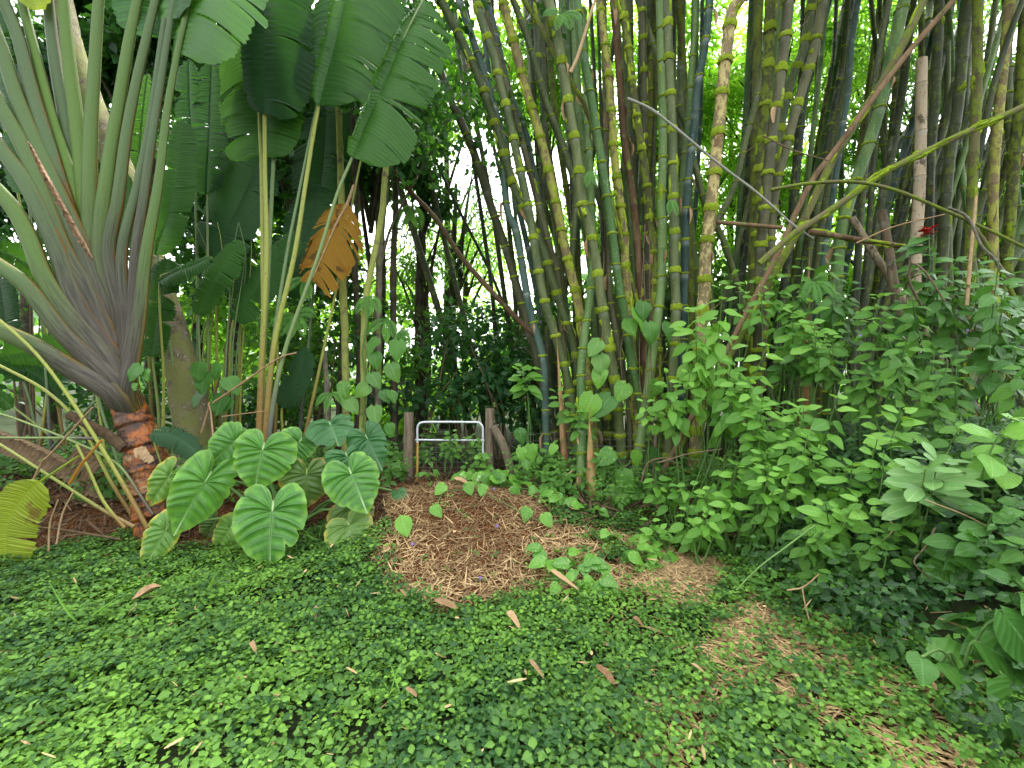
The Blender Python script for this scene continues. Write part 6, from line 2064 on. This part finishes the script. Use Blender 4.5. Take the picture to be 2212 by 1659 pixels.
GS = 'leafy shrubs on the right bank'
SH = [
    # top, depth, leaf length, kind, mat, stems, spread, pairs, label
    (ss_(400, 370), 4.15, .17, 'ovate', 'fresh_leaf', 8, .24, 7, 'tall bright green shrub in front of the thick peeling bamboo culm'),
    (ss_(260, 600), 4.0, .15, 'ovate', 'shrub_leaf', 6, .22, 6, 'bright shrub low in front of the bamboo, below the tallest bright one'),
    (ss_(880, 235), 4.2, .19, 'broad', 'fresh_leaf', 4, .16, 4, 'slim shrub with broad bright leaves on top, in front of the tall orange shoot'),
    (ss_(960, 400), 4.1, .13, 'ovate', 'shrub_leaf', 4, .15, 6, 'grey-green shrub on long bare stems right of the orange shoot'),
    (ss_(560, 640), 3.85, .17, 'ovate', 'shrub_leaf', 4, .18, 5, 'shrub with spreading leaves left of the orange shoot foot'),
    (ss_(850, 790), 3.55, .17, 'ovate', 'shrub_leaf', 4, .17, 4, 'leafy shrub with pointed leaves in the middle of the bank'),
    (ss_(1230, 950), 3.0, .17, 'ovate', 'fresh_leaf', 3, .08, 3, 'shrub with a rosette of big bright leaves at the centre of the bank'),
    (ss_(1360, 810), 3.15, .16, 'ovate', 'fresh_leaf', 3, .10, 3, 'shrub with bright upright leaves above the centre rosette'),
    (ss_(1150, 1270), 2.75, .17, 'ovate', 'fresh_leaf', 3, .08, 3, 'shrub with big drooping bright leaves low on the bank'),
    (ss_(870, 930), 3.3, .15, 'ovate', 'shrub_leaf', 4, .14, 4, 'shrub of medium leaves left of the centre rosette'),
    (ss_(1450, 330), 3.9, .22, 'broad', 'broad_leaf', 4, .17, 4, 'broad-leaved shrub on top of the bank under the broken culm'),
    (ss_(1910, 830), 2.4, .20, 'broad', 'fresh_leaf', 3, .10, 3, 'shrub with very large bright leaves at the right edge'),
    (ss_(1100, 1090), 2.95, .15, 'ovate', 'shrub_leaf', 3, .12, 4, 'dark shrub with pointed leaves below the centre rosette'),
    (ss_(250, 1180), 3.8, .13, 'ovate', 'shrub_leaf', 5, .16, 4, 'low bright shrub at the foot of the bamboo'),
    (ss_(100, 1420), 3.55, .12, 'ovate', 'fresh_leaf', 4, .13, 4, 'small bright seedling shrub at the straw edge'),
    (ss_(500, 1090), 3.55, .13, 'ovate', 'shrub_leaf', 5, .16, 5, 'shrub of narrow leaves left on the bank'),
    (ss_(640, 950), 3.6, .13, 'ovate', 'shrub_leaf', 5, .15, 5, 'small-leaved shrub below the spreading one'),
    (ss_(340, 1340), 3.35, .12, 'ovate', 'shrub_leaf', 5, .15, 4, 'low dark shrub at the left foot of the bank'),
    (ss_(770, 1160), 3.15, .13, 'ovate', 'shrub_leaf', 4, .12, 4, 'shrub with yellowish new leaves in the lower middle of the bank'),
    (ss_(480, 95), 5.0, .17, 'ovate', 'shrub_leaf', 3, .10, 2, 'sprig of leaves hanging between culms above the tall bright shrub'),
    (ss_(1230, 220), 4.2, .15, 'ovate', 'shrub_leaf', 5, .20, 5, 'shrub of smooth leaves under the level mossy pole'),
    (ss_(1640, 590), 3.25, .13, 'ovate', 'weed_leaf', 7, .24, 6, 'dense shrub of small soft leaves high on the right bank'),
    (ss_(1180, 560), 3.7, .12, 'ovate', 'weed_leaf', 7, .24, 6, 'dense shrub of small dark leaves below the purple flower'),
    (ss_(1830, 1330), 2.3, .17, 'broad', 'broad_leaf', 4, .12, 4, 'dark glossy-leaved shrub low at the right edge'),
    (ss_(1850, 470), 3.3, .15, 'ovate', 'broad_leaf', 6, .22, 5, 'dark shrub at the right edge above the big bright leaves'),
    (ss_(1930, 250), 3.7, .20, 'broad', 'broad_leaf', 5, .20, 4, 'broad dark-leaved shrub at the top right of the bank'),
    (ss_(1700, 180), 4.0, .16, 'ovate', 'broad_leaf', 5, .20, 4, 'dark shrub beneath the red ginger flower'),
    ((1735, 560), 4.6, .15, 'ovate', 'shrub_leaf', 5, .2, 6, 'leafy shrub rising highest beside the orange shoot tip'),
    ((1835, 610), 4.4, .14, 'ovate', 'broad_leaf', 6, .22, 6, 'dark leafy shrub just below the end of the level pole'),
    ((1960, 615), 4.1, .15, 'ovate', 'broad_leaf', 6, .22, 6, 'dark shrub round the foot of the broken pale culm'),
    ((2080, 600), 3.8, .14, 'ovate', 'weed_leaf', 6, .22, 6, 'dense dark shrub around the straight pale cane'),
    ((2180, 590), 3.5, .15, 'ovate', 'broad_leaf', 6, .2, 6, 'tall dark shrub at the right edge under the lichened branch'),
    ((1640, 640), 4.5, .13, 'ovate', 'shrub_leaf', 5, .18, 5, 'shrub between the peeling culm and the orange shoot'),
    ((1800, 745), 4.0, .13, 'ovate', 'weed_leaf', 6, .2, 5, 'soft-leaved shrub right of the orange shoot foot'),
    ((2020, 760), 3.5, .13, 'ovate', 'weed_leaf', 6, .2, 5, 'soft-leaved dark shrub in the upper right of the bank'),
    ((1700, 900), 3.7, .13, 'ovate', 'shrub_leaf', 6, .2, 5, 'leafy shrub filling the middle of the bank'),
    ((1800, 1010), 3.2, .12, 'ovate', 'shrub_leaf', 5, .16, 5, 'leafy shrub beside the yellowish-tipped one'),
    ((1640, 1080), 3.3, .11, 'ovate', 'weed_leaf', 6, .18, 5, 'small-leaved dark shrub above the arching green stem'),
    ((1760, 1130), 2.95, .11, 'ovate', 'weed_leaf', 6, .18, 5, 'small-leaved dark shrub around the arching green stem'),
    ((2060, 1130), 2.5, .11, 'ovate', 'weed_leaf', 6, .18, 5, 'small-leaved dark shrub at the right, by the leaning grass stalk'),
    (ss_(80, 780), 4.3, .11, 'ovate', 'fresh_leaf', 4, .12, 4, 'thin bright weed in front of the forked culms'),
    (ss_(740, 480), 4.3, .16, 'ovate', 'broad_leaf', 4, .16, 4, 'shaded shrub at the foot of the tall orange shoot'),
    (ss_(1500, 1270), 2.6, .14, 'ovate', 'weed_leaf', 5, .16, 5, 'dark small-leaved shrub below the pale rosette'),
    (ss_(1650, 900), 2.8, .15, 'ovate', 'weed_leaf', 6, .18, 5, 'shaded shrub behind the pale rosette'),
    (ss_(1300, 1440), 2.6, .10, 'ovate', 'weed_leaf', 6, .16, 5, 'low shrub of small striped leaves at the bank foot'),
    (ss_(1000, 1500), 2.8, .09, 'ovate', 'weed_leaf', 6, .16, 5, 'low small-leaved shrub in the middle of the bank foot'),
]
for tp, d, L, kind, m, stems, spr, pairs, lab in SH:
    shrub(tp, d, L, lab, kind, m, stems, spr, None, pairs, 'fresh_leaf' if m in ('fresh_leaf', 'shrub_leaf') else m, GS)
shrub((1130, 790), 5.0, .20, 'bright sprig of pointed leaves left of the bamboo feet', 'ovate', 'shrub_leaf', 3, .10, None, 3, 'shrub_leaf', None, whorl=3)
shrub(ss_(1545, 1060), 2.5, .20, 'pale glossy shrub with a rosette of oblong leaves low on the right bank', 'oblong', 'pale_leaf', 2, .05, None, 3, 'pale_leaf', None, whorl=6)
shrub((1270, 890), 4.65, .13, 'leafy weed around the pointed bamboo shoot', 'ovate', 'weed_leaf', 5, .2, None, 5, 'shrub_leaf', None)
shrub((1190, 960), 4.7, .12, 'leafy weed in front of the brace post', 'ovate', 'weed_leaf', 5, .2, None, 5, 'shrub_leaf', None)
shrub((1052, 985), 4.85, .09, 'creeper leaves hanging on the right gate post', 'heart', 'pothos', 3, .08, None, 3, 'pothos', None)
shrub((960, 960), 4.95, .09, 'small weeds growing through the gate wires', 'ovate', 'weed_leaf', 6, .16, None, 4, 'weed_leaf', None)
shrub((1010, 945), 5.3, .09, 'small weeds behind the gate', 'ovate', 'weed_leaf', 7, .2, None, 4, 'weed_leaf', None)

# split-leaf vine at the bamboo feet
bv = Thing('bamboo_vine', 'big glossy pothos leaves climbing the feet of the front bamboo culms', 'vine', P(1300, 940, 4.6))
for (x, y), L, m in ((m1(955, 1370), .30, 'fresh_leaf'), (m1(1080, 1380), .30, 'broad_leaf'), (m1(1190, 1290), .24, 'pothos'), (m1(1000, 1080), .24, 'spotted_pothos'), (m1(1010, 1180), .22, 'pothos'), (m1(1250, 750), .28, 'shrub_leaf'),
                     (m1(1420, 1270), .20, 'pothos'), (m1(1000, 980), .22, 'spotted_pothos'), (m1(1350, 850), .24, 'broad_leaf'), (m1(1310, 700), .22, 'broad_leaf'), (m1(1480, 850), .22, 'broad_leaf'), (m1(1200, 830), .2, 'shrub_leaf')):
    hang_leaf(bv, x, y, 4.68, L, 'heart', G[m])
mb = MB()
for k in range(7):
    x0 = R.uniform(930, 1450)
    tube(mb, spline([P(*m1(x0, R.uniform(100, 900)), 4.72), P(*m1(x0 + R.uniform(-40, 60), 1100), 4.72), P(*m1(x0 + R.uniform(-60, 80), 1560), 4.72)], 14), .004, 5)
bv.part('vine_stem', mb, G['twig'])
gv = Thing('fence_vine', 'round pothos leaves hanging on the wire fence below the bamboo feet', 'vine', P(1330, 1050, 4.4))
for (x, y), L, m in ((gg_(1480, 600), .22, 'pothos'), (gg_(1630, 600), .17, 'pothos'), (gg_(1745, 580), .2, 'broad_leaf'), (gg_(1545, 730), .24, 'broad_leaf'), (gg_(1500, 830), .2, 'pothos'), (gg_(1610, 850), .28, 'broad_leaf'), (gg_(1740, 870), .2, 'broad_leaf'), (gg_(875, 460), .16, 'broad_leaf'), (gg_(950, 560), .18, 'shrub_leaf'), (gg_(890, 580), .14, 'pothos'), (gg_(920, 650), .13, 'pothos'), (gg_(1110, 560), .12, 'fresh_leaf'),
                     (gg_(1400, 870), .16, 'broad_leaf'), (gg_(1790, 1080), .26, 'broad_leaf'), (gg_(735, 735), .13, 'broad_leaf'), (gg_(655, 750), .15, 'pothos')):
    hang_leaf(gv, x, y, 4.42, L, 'heart', G[m])
mb = MB()
tube(mb, spline(W(gg_, 4.45, (1400, 870), (1480, 620), (1560, 700), (1700, 600), (1800, 900)), 30), .006, 5)
gv.part('vine_stem', mb, G['stem'])


# small-leaved undergrowth clothing the bank (nobody could count it)
def undergrowth(name, n, sampler, smin, smax, m, hmin, hmax, tint=(.5, .25), tpl=T_LOW, pairs=4):
    mb = MB()
    x, y = sampler(n)
    n = len(x)
    h = R.uniform(hmin, hmax, n)
    lx, ly = R.normal(0, .12, n), R.normal(-.12, .12, n)
    t0 = np.clip(tint[0] + tint[1] * wob(x, y, 1.5, 2) + .15 * R.standard_normal(n), 0, 1)
    z0 = g(x, y)
    for k in range(pairs):
        f = 1 - k * .22
        pos = np.stack([x + lx * f, y + ly * f, z0 + h * f], -1)
        az0 = R.uniform(0, math.pi, n)
        for s in range(2):
            az = az0 + s * math.pi + R.normal(0, .2, n)
            d = np.stack([np.cos(az), np.sin(az) * .6 - .25, .1 - .28 * k + R.normal(0, .25, n)], -1)
            nn = np.stack([R.normal(0, .35, n) - .2, -.85 + R.normal(0, .3, n), np.full(n, .8)], -1)
            sc = R.uniform(smin, smax, n) * (.55 + .2 * min(k, 2))
            scatter(mb, tpl, pos, frames(d, nn), sc, np.clip(t0 + (.25 if k == 0 else 0), 0, 1))
    return stuff(name, mb, G[m])


def samp_bank(n):
    y = R.uniform(1.3, 5.6, n * 5)
    x = R.uniform(1.5, 6.5, n * 5)
    s = bank_s(x, y)
    k = (s > .14) & (s < 3.2) & (np.abs(x) < 1.35 * y + .3) & (R.random(n * 5) < .8 + .4 * wob(x, y, 1.2)) & ((R.random(n * 5) < .35) | ~((x > 2.05) & (y < 2.45)))
    return x[k][:n], y[k][:n]


def samp_fence(n):
    y = R.uniform(4.35, 5.3, n * 4)
    x = R.uniform(.1, 3.2, n * 4)
    k = (mulch(x, y) < .4) & (bank_s(x, y) < .8)
    return x[k][:n], y[k][:n]


def samp_leftback(n):
    y = R.uniform(4.4, 6.2, n * 4)
    x = R.uniform(-7.5, -1.2, n * 4)
    k = np.abs(x) < 1.3 * y + .2
    return x[k][:n], y[k][:n]


undergrowth('bank_undergrowth', 3300, samp_bank, .055, .10, 'bank_leaf', .12, .40, (.4, .35))
undergrowth('fence_undergrowth', 420, samp_fence, .07, .11, 'weed_leaf', .08, .35, (.5, .3))
undergrowth('back_undergrowth', 420, samp_leftback, .08, .14, 'weed_leaf', .1, .5, (.3, .2))


def samp_edge(n):
    y = R.uniform(1.2, 4.2, n * 4)
    x = np.interp(y, EDGE_Y, EDGE_X) + R.normal(.16, .2, n * 4)
    k = (R.random(n * 4) < .8) & (mulch(x, y) < .5)
    return x[k][:n], y[k][:n]


undergrowth('edge_weeds', 300, samp_edge, .035, .065, 'weed_leaf', .05, .18, (.6, .3), pairs=3)

# big glossy leaf plants in the shade at bottom right
gl = Thing('glossy_leaf_plant', 'dark glossy plant with very large leaves at the bottom right corner', 'plant', (P(2100, 1500, 2.0)[0], 2.05, gz(P(2100, 1500, 2.0)[0], 2.0)))
for (x, y, d, L, dr, m) in ((2030, 1430, 2.05, .34, (.75, -.2, -.15), 'broad_leaf'), (2120, 1390, 2.0, .32, (.5, -.4, -.3), 'broad_leaf'), (1990, 1420, 2.0, .14, (-.4, -.5, -.3), 'broad_leaf'), (2170, 1330, 1.95, .3, (.2, -.4, -.6), 'broad_leaf'), (2190, 1480, 1.85, .26, (-.2, -.4, -.5), 'broad_leaf')):
    p = P(x, y, d)
    gl.inst('leaf', leaf_of('heart', G[m]), mat4(p, dr, (0, -.5, .85), L))
    mb = MB()
    tube(mb, spline([gl.base, gl.base * .5 + p * .5 + np.array((0, 0, .08)), p], 10), .007, 6)
    gl.part('leaf_stalk', mb, G['stem'])
shrub((2150, 1530), 1.85, .14, 'bright yellow-green weed in the bottom right corner', 'ovate', 'fresh_leaf', 4, .12, None, 4, 'fresh_leaf', None)
shrub((2190, 1250), 2.05, .20, 'dark broad-leaved shrub at the right edge above the corner weed', 'broad', 'broad_leaf', 4, .12, None, 4, 'broad_leaf', None)

# young plants standing on the lawn
LAWN = [((445, 1405), 2.55, .085, 'yellow-green seedling star on the left lawn'), ((575, 1140 + 60), 3.65, .08, 'bright seedling under the big front ear leaf'), ((370, 1165), 3.95, .11, 'seedling sprig in front of the palm debris'),
        ((330, 1540), 2.1, .085, 'pale rosette seedling near the bottom left'), ((140, 1290), 3.1, .085, 'bright sprig on the far left lawn'), ((1260, 1310), 2.95, .09, 'bright broad seedling in front of the straw'), ((1640, 1390), 2.5, .08, 'bright weed seedling beside the bank edge'), ((1395, 1330), 2.8, .07, 'light green weed right of the straw edge'), ((1060, 1420), 2.5, .07, 'leafy weed near the middle of the lawn'),
        ((1500, 1130), 3.7, .1, 'young bright weed between straw and bank')]
for (tp, d, L, lab) in LAWN:
    c = P(*tp, d)
    hgt = max(.10, c[2] - gz(c[0], c[1]))
    shrub(tp, d, L, lab, 'ovate', 'fresh_leaf', 2, .03, None, 3, 'fresh_leaf', 'seedlings on the lawn', 'seedling', 'weed', lean=(0, -.1))

# long grass blades on the lawn
gb = [((190, 1400), 2.65, 1.0, .30, 'long pale grass blade on the left lawn'), ((460, 1320), 3.0, 1.3, .2, 'upright grass tuft on the left lawn'), ((690, 1180), 3.7, 1.6, .18, 'grass blade beside the front ear leaf'), ((850, 1590), 2.0, 2.2, .16, 'arched grass blade near the bottom')]
for (tp, d, az, L, lab) in gb:
    p = P(*tp, d)
    p[2] = gz(p[0], p[1]) + .04
    T = Thing('grass_tuft', lab, 'grass tuft', p, 'grass tufts on the lawn')
    for k in range(3):
        a = az + R.normal(0, .5)
        T.inst('grass_blade', leaf_of('lance', G['fresh_leaf']), mat4(p + np.array((R.normal(0, .02), R.normal(0, .02), 0)), (math.cos(a), .25 * R.standard_normal(), .45 + .5 * R.random()), (-math.sin(a) * .3, -.6, 1), L * R.uniform(.6, 1.1), .22))

# dry culm sheaths dropped on the lawn
DS = [((680, 1402), 2.55, .16, 1.9, 'palest curled dry sheath on the lawn, centre left'), ((283, 1335), 2.85, .2, .8, 'tan dry sheath on the left lawn'), ((278, 1378), 2.7, .1, 1.6, 'small brown sheath scrap below the tan one'), ((880, 1345), 2.8, .14, 2.4, 'short tan sheath left of the straw edge'), ((985, 1363), 2.7, .22, 3.0, 'thin orange sheath strip lying level in the lawn'), ((555, 1478), 2.25, .14, 2.4, 'orange-brown dry leaf in the lower left lawn'), ((1125, 1420), 2.5, .18, 2.2, 'pale split sheath in the middle of the lawn'), ((1390, 1395), 2.55, .14, 2.2, 'grey dry leaf right of the lawn centre'), ((1175, 1535), 2.1, .14, 2.3, 'pale torn sheath near the bottom centre'), ((1325, 1560), 2.05, .15, 2.2, 'rust-coloured dry leaf low on the lawn'), ((900, 1615), 1.95, .13, 2.6, 'crumpled pale leaf at the bottom edge'), ((1530, 1540), 2.1, .16, 2.4, 'tan leaf on the straw strip'), ((1250, 1320), 2.95, .3, 2.7, 'long grey sheath lying along the straw front'), ((1010, 1115), 4.0, .3, 2.75, 'grey-brown leaf strip across the mulch heap')]
for (tp, d, L, az, lab) in DS:
    p = P(*tp, d)
    p[2] = gz(p[0], p[1]) + .075
    mb = MB()
    V, F, UV = leaf_tpl(2, 6, R.uniform(.10, .34), 'strip' if R.random() < .5 else 'oblong', 1.0, -.35 * R.random(), .1)
    A = frames(np.array([[math.cos(az), math.sin(az), .2]]), np.array([[.1, -.5, 1.0]]))
    scatter(mb, (V, F, UV), p[None], A, np.array([L * R.uniform(.5, .85)]), np.array([R.uniform(.3, 1.0)]))
    solo('dry_sheath', mb, G['sheath'], lab, 'dry leaf', p, 'dry sheaths dropped on the lawn')

# dead twigs and bent straws
TW = [([(1760, 1135), (1700, 1180), (1640, 1225), (1590, 1275)], 2.75, 4, 'petiole_green', 'long pale green stem arching down to the lawn at the bank foot'),
      ([(1700, 1275), (1735, 1268), (1770, 1240)], 2.6, 3.5, 'sheath', 'forked straw twig lying over the bank foot'),
      ([(1733, 1268), (1738, 1300), (1748, 1340)], 2.6, 3.2, 'sheath', 'bent straw stalk hanging below the forked twig'),
      ([(1905, 1110), (1930, 1135), (1920, 1160)], 2.7, 3.5, 'sheath', 'orange crooked twig under the drooping bright leaves'),
      ([(2020, 1140), (2000, 1180), (1975, 1215), (2010, 1250)], 2.5, 4, 'twig', 'grey forked twig in the dark part of the bank'),
      ([(2000, 1080), (2100, 1120), (2200, 1180)], 2.4, 3, 'sheath', 'pale grass stalk leaning at the right side'),
      ([(1420, 1000), (1490, 980), (1560, 970)], 3.9, 3, 'twig', 'brown twig tangle left on the bank'),
      ([(1385, 1040), (1400, 1000), (1440, 990), (1470, 1010)], 4.2, 4, 'twig', 'looped pale root at the bamboo foot'),
      ([(1245, 1010), (1210, 1040), (1190, 1080)], 4.6, 3.5, 'sheath', 'bent straw stalk left of the pointed shoot'),
      ([(460, 870), (520, 830), (600, 775), (640, 762)], 4.5, 5, 'sheath', 'tan dry stalk slanting past the tall stalks'),
      ([(435, 935), (450, 885), (452, 870)], 4.4, 5, 'sheath', 'dry leaf strip hanging on the leaning trunk foot'),
      ([(462, 960), (455, 890), (450, 872)], 4.4, 4, 'sheath', 'dry strap beside the hanging strip'),
      ([(480, 900), (540, 892), (575, 888)], 4.5, 3, 'sheath', 'level dry straw behind the ear leaves'),
      ([(55, 1075), (90, 1000), (110, 980), (200, 880)], 3.75, 5, 'sheath', 'kinked tan stalk below the fan at the left'),
      ([(275, 1060), (310, 1010), (400, 870)], 3.8, 4, 'orange_blade', 'straight orange dry stalk leaning on the ringed trunk') if False else ([(150, 1045), (175, 1005), (220, 950)], 3.7, 6, 'orange_blade', 'straight orange dry stalk in front of the young palm'),
      ([(105, 1190), (108, 1130), (125, 1080)], 3.7, 4, 'sheath', 'thin hanging straw left of the palm foot'),
      ([(122, 1175), (135, 1110), (160, 1060)], 3.7, 4, 'sheath', 'second hanging straw left of the palm foot'),
      ([(0, 1150), (80, 1140), (170, 1150), (260, 1165)], 3.85, 7, 'dead_leaf', 'brown dead stalk lying along the lawn edge at the left')]
for pl, d, w, m, lab in TW:
    stick('dry_stalk' if m != 'petiole_green' else 'bent_stem', pl, d, d - .05, w, G[m], lab, 'stalk')

# heap of dead brown leaf sheath at far left
dh = Thing('fallen_dead_leaf', 'large brown dead leaf base lying on its side at the left edge', 'dead leaf', P(60, 985, 4.5))
mb = MB()
paddle(mb, [P(-90, 905, 4.6), P(0, 935, 4.6), P(90, 970, 4.55), P(165, 1010, 4.5), P(230, 1075, 4.4)], (.45, -.3, 1), .17, .15, n=70, m=7, seed=88, tears_l=6, tears_r=6, droopl=.1, droopr=.1, curl_l=1.3, curl_r=1.5, pleat=.008, slant=.1)
dh.part('leaf_base', mb, G['dead_leaf'])
mb = MB()
paddle(mb, [P(170, 960, 4.4), P(190, 985, 4.4), P(215, 1010, 4.4)], (.2, -.3, -1), .05, .16, n=14, m=4, seed=77, tears_l=4, tears_r=6, droopl=.3, droopr=.4)
dh.part('dead_blade', mb, G['dead_leaf'])

# purple flowers on the mulch and bank
FLW = [(gg_(625, 945), 4.2, 'purple flower on the crest of the mulch heap'), (gg_(715, 968), 4.15, 'purple flower right of the crest one'), (gg_(732, 1155), 3.6, 'purple flower halfway down the mulch'), (gg_(185, 1228), 3.45, 'purple flower at the left edge of the mulch'), (gg_(622, 1430), 3.1, 'purple flower at the front edge of the mulch'), (ss_(1140, 412), 3.85, 'purple flower high on the bank near the orange shoot'), (ss_(1695, 385), 3.5, 'purple flower at the top right of the bank')]
for (tp, d, lab) in FLW:
    p = P(*tp, d)
    if tp[1] > 900:
        p[2] = gz(p[0], p[1]) + .035
    T = Thing('purple_flower', lab, 'flower', p, 'purple flowers')
    for k in range(5):
        a = k * 1.257
        T.inst('petal', leaf_mesh('petal', leaf_tpl(1, 3, .8, 'round', .2, .2), G['flower']), mat4(p, (math.cos(a), -.5, math.sin(a)), (0, -1, .3), .015))
# red ginger
rg = Thing('red_ginger', 'red ginger flower on a leafy stem on top of the right bank', 'flower', (P(2005, 640, 4.0)[0], 4.0, gz(P(2005, 640, 4.0)[0], 4.0)))
mb = MB()
fp_ = P(2005, 500, 4.0)
tube(mb, spline([rg.base, rg.base * .5 + fp_ * .5 + np.array((.03, 0, 0)), fp_], 16), .009, 6)
rg.part('stem', mb, G['stem'])
for k in range(26):
    a = R.uniform(0, 2 * math.pi)
    rg.inst('petal', leaf_mesh('bract', leaf_tpl(1, 3, .4, 'ovate', .2, .2), G['red_flower']), mat4(fp_ + np.array((0, 0, R.uniform(-.03, .03))), (math.cos(a), math.sin(a), R.uniform(-.2, .7)), (0, -.2, 1), .085))
for k in range(9):
    a = R.uniform(0, 2 * math.pi)
    q = fp_ - np.array((0, 0, .06 + .04 * k))
    rg.inst('leaf', leaf_of('ovate', G['broad_leaf']), mat4(q, (math.cos(a), math.sin(a) * .7, -.1), (0, -.5, 1), .26))


# ferns on the trunks and lobed vine leaves on the culms
def fern(x, y, d, n, L, label, m='fern'):
    p = P(x, y, d)
    T = Thing('fern', label, 'fern', p, 'small ferns')
    for k in range(n):
        a = -math.pi / 2 + (k - (n - 1) / 2) * .7 + R.normal(0, .2)
        dr = np.array((math.cos(a), -.4, math.sin(a)))
        mb = MB()
        path = spline([p, p + nrm(dr) * L * .55 + np.array((0, 0, .03)), p + nrm(dr) * L - np.array((0, 0, .04))], 16)
        tube(mb, path, .003, 4)
        tg = nrm(np.gradient(path, axis=0))
        side = nrm(np.cross(tg, (0, -1, .2)))
        sz = L * .24 * np.sin(np.linspace(.35, 3.0, 16))
        for s in (-1, 1):
            scatter(mb, T_LOWN, path, frames(side * s + tg * .35, np.tile((0, -1, .4), (16, 1))), sz, np.full(16, .5))
        T.part('frond', mb, G[m])


fern(800, 640, 5.1, 3, .26, 'lobed fern hanging on the thin mossy trunk')
fern(835, 690, 5.2, 3, .28, 'bright lobed fern right of the thin mossy trunk')
fern(870, 710, 5.6, 3, .3, 'lobed fern near the bright gap')
fern(715, 850, 5.0, 3, .2, 'small bright fern at the stump above the ear leaves')
fern(660, 600, 5.2, 4, .3, 'dark cut-leaf fern under the orange dead leaf')
fern(640, 680, 5.2, 5, .32, 'dark cut-leaf fern behind the slender stalks')
fern(1275, 370, 4.75, 2, .2, 'small lobed leaf on the front culms')
fern(1450, 432, 4.7, 2, .18, 'small lobed leaf beside the biggest moss caps')
fern(1215, 30, 4.7, 4, .25, 'strap fern tuft high on the speckled culm')
fern(888, 440, 6.3, 2, .5, 'long hanging fern frond in the sky gap')
fern(1760, 610, 4.1, 3, .22, 'small fern beside the top of the bright slim shrub')
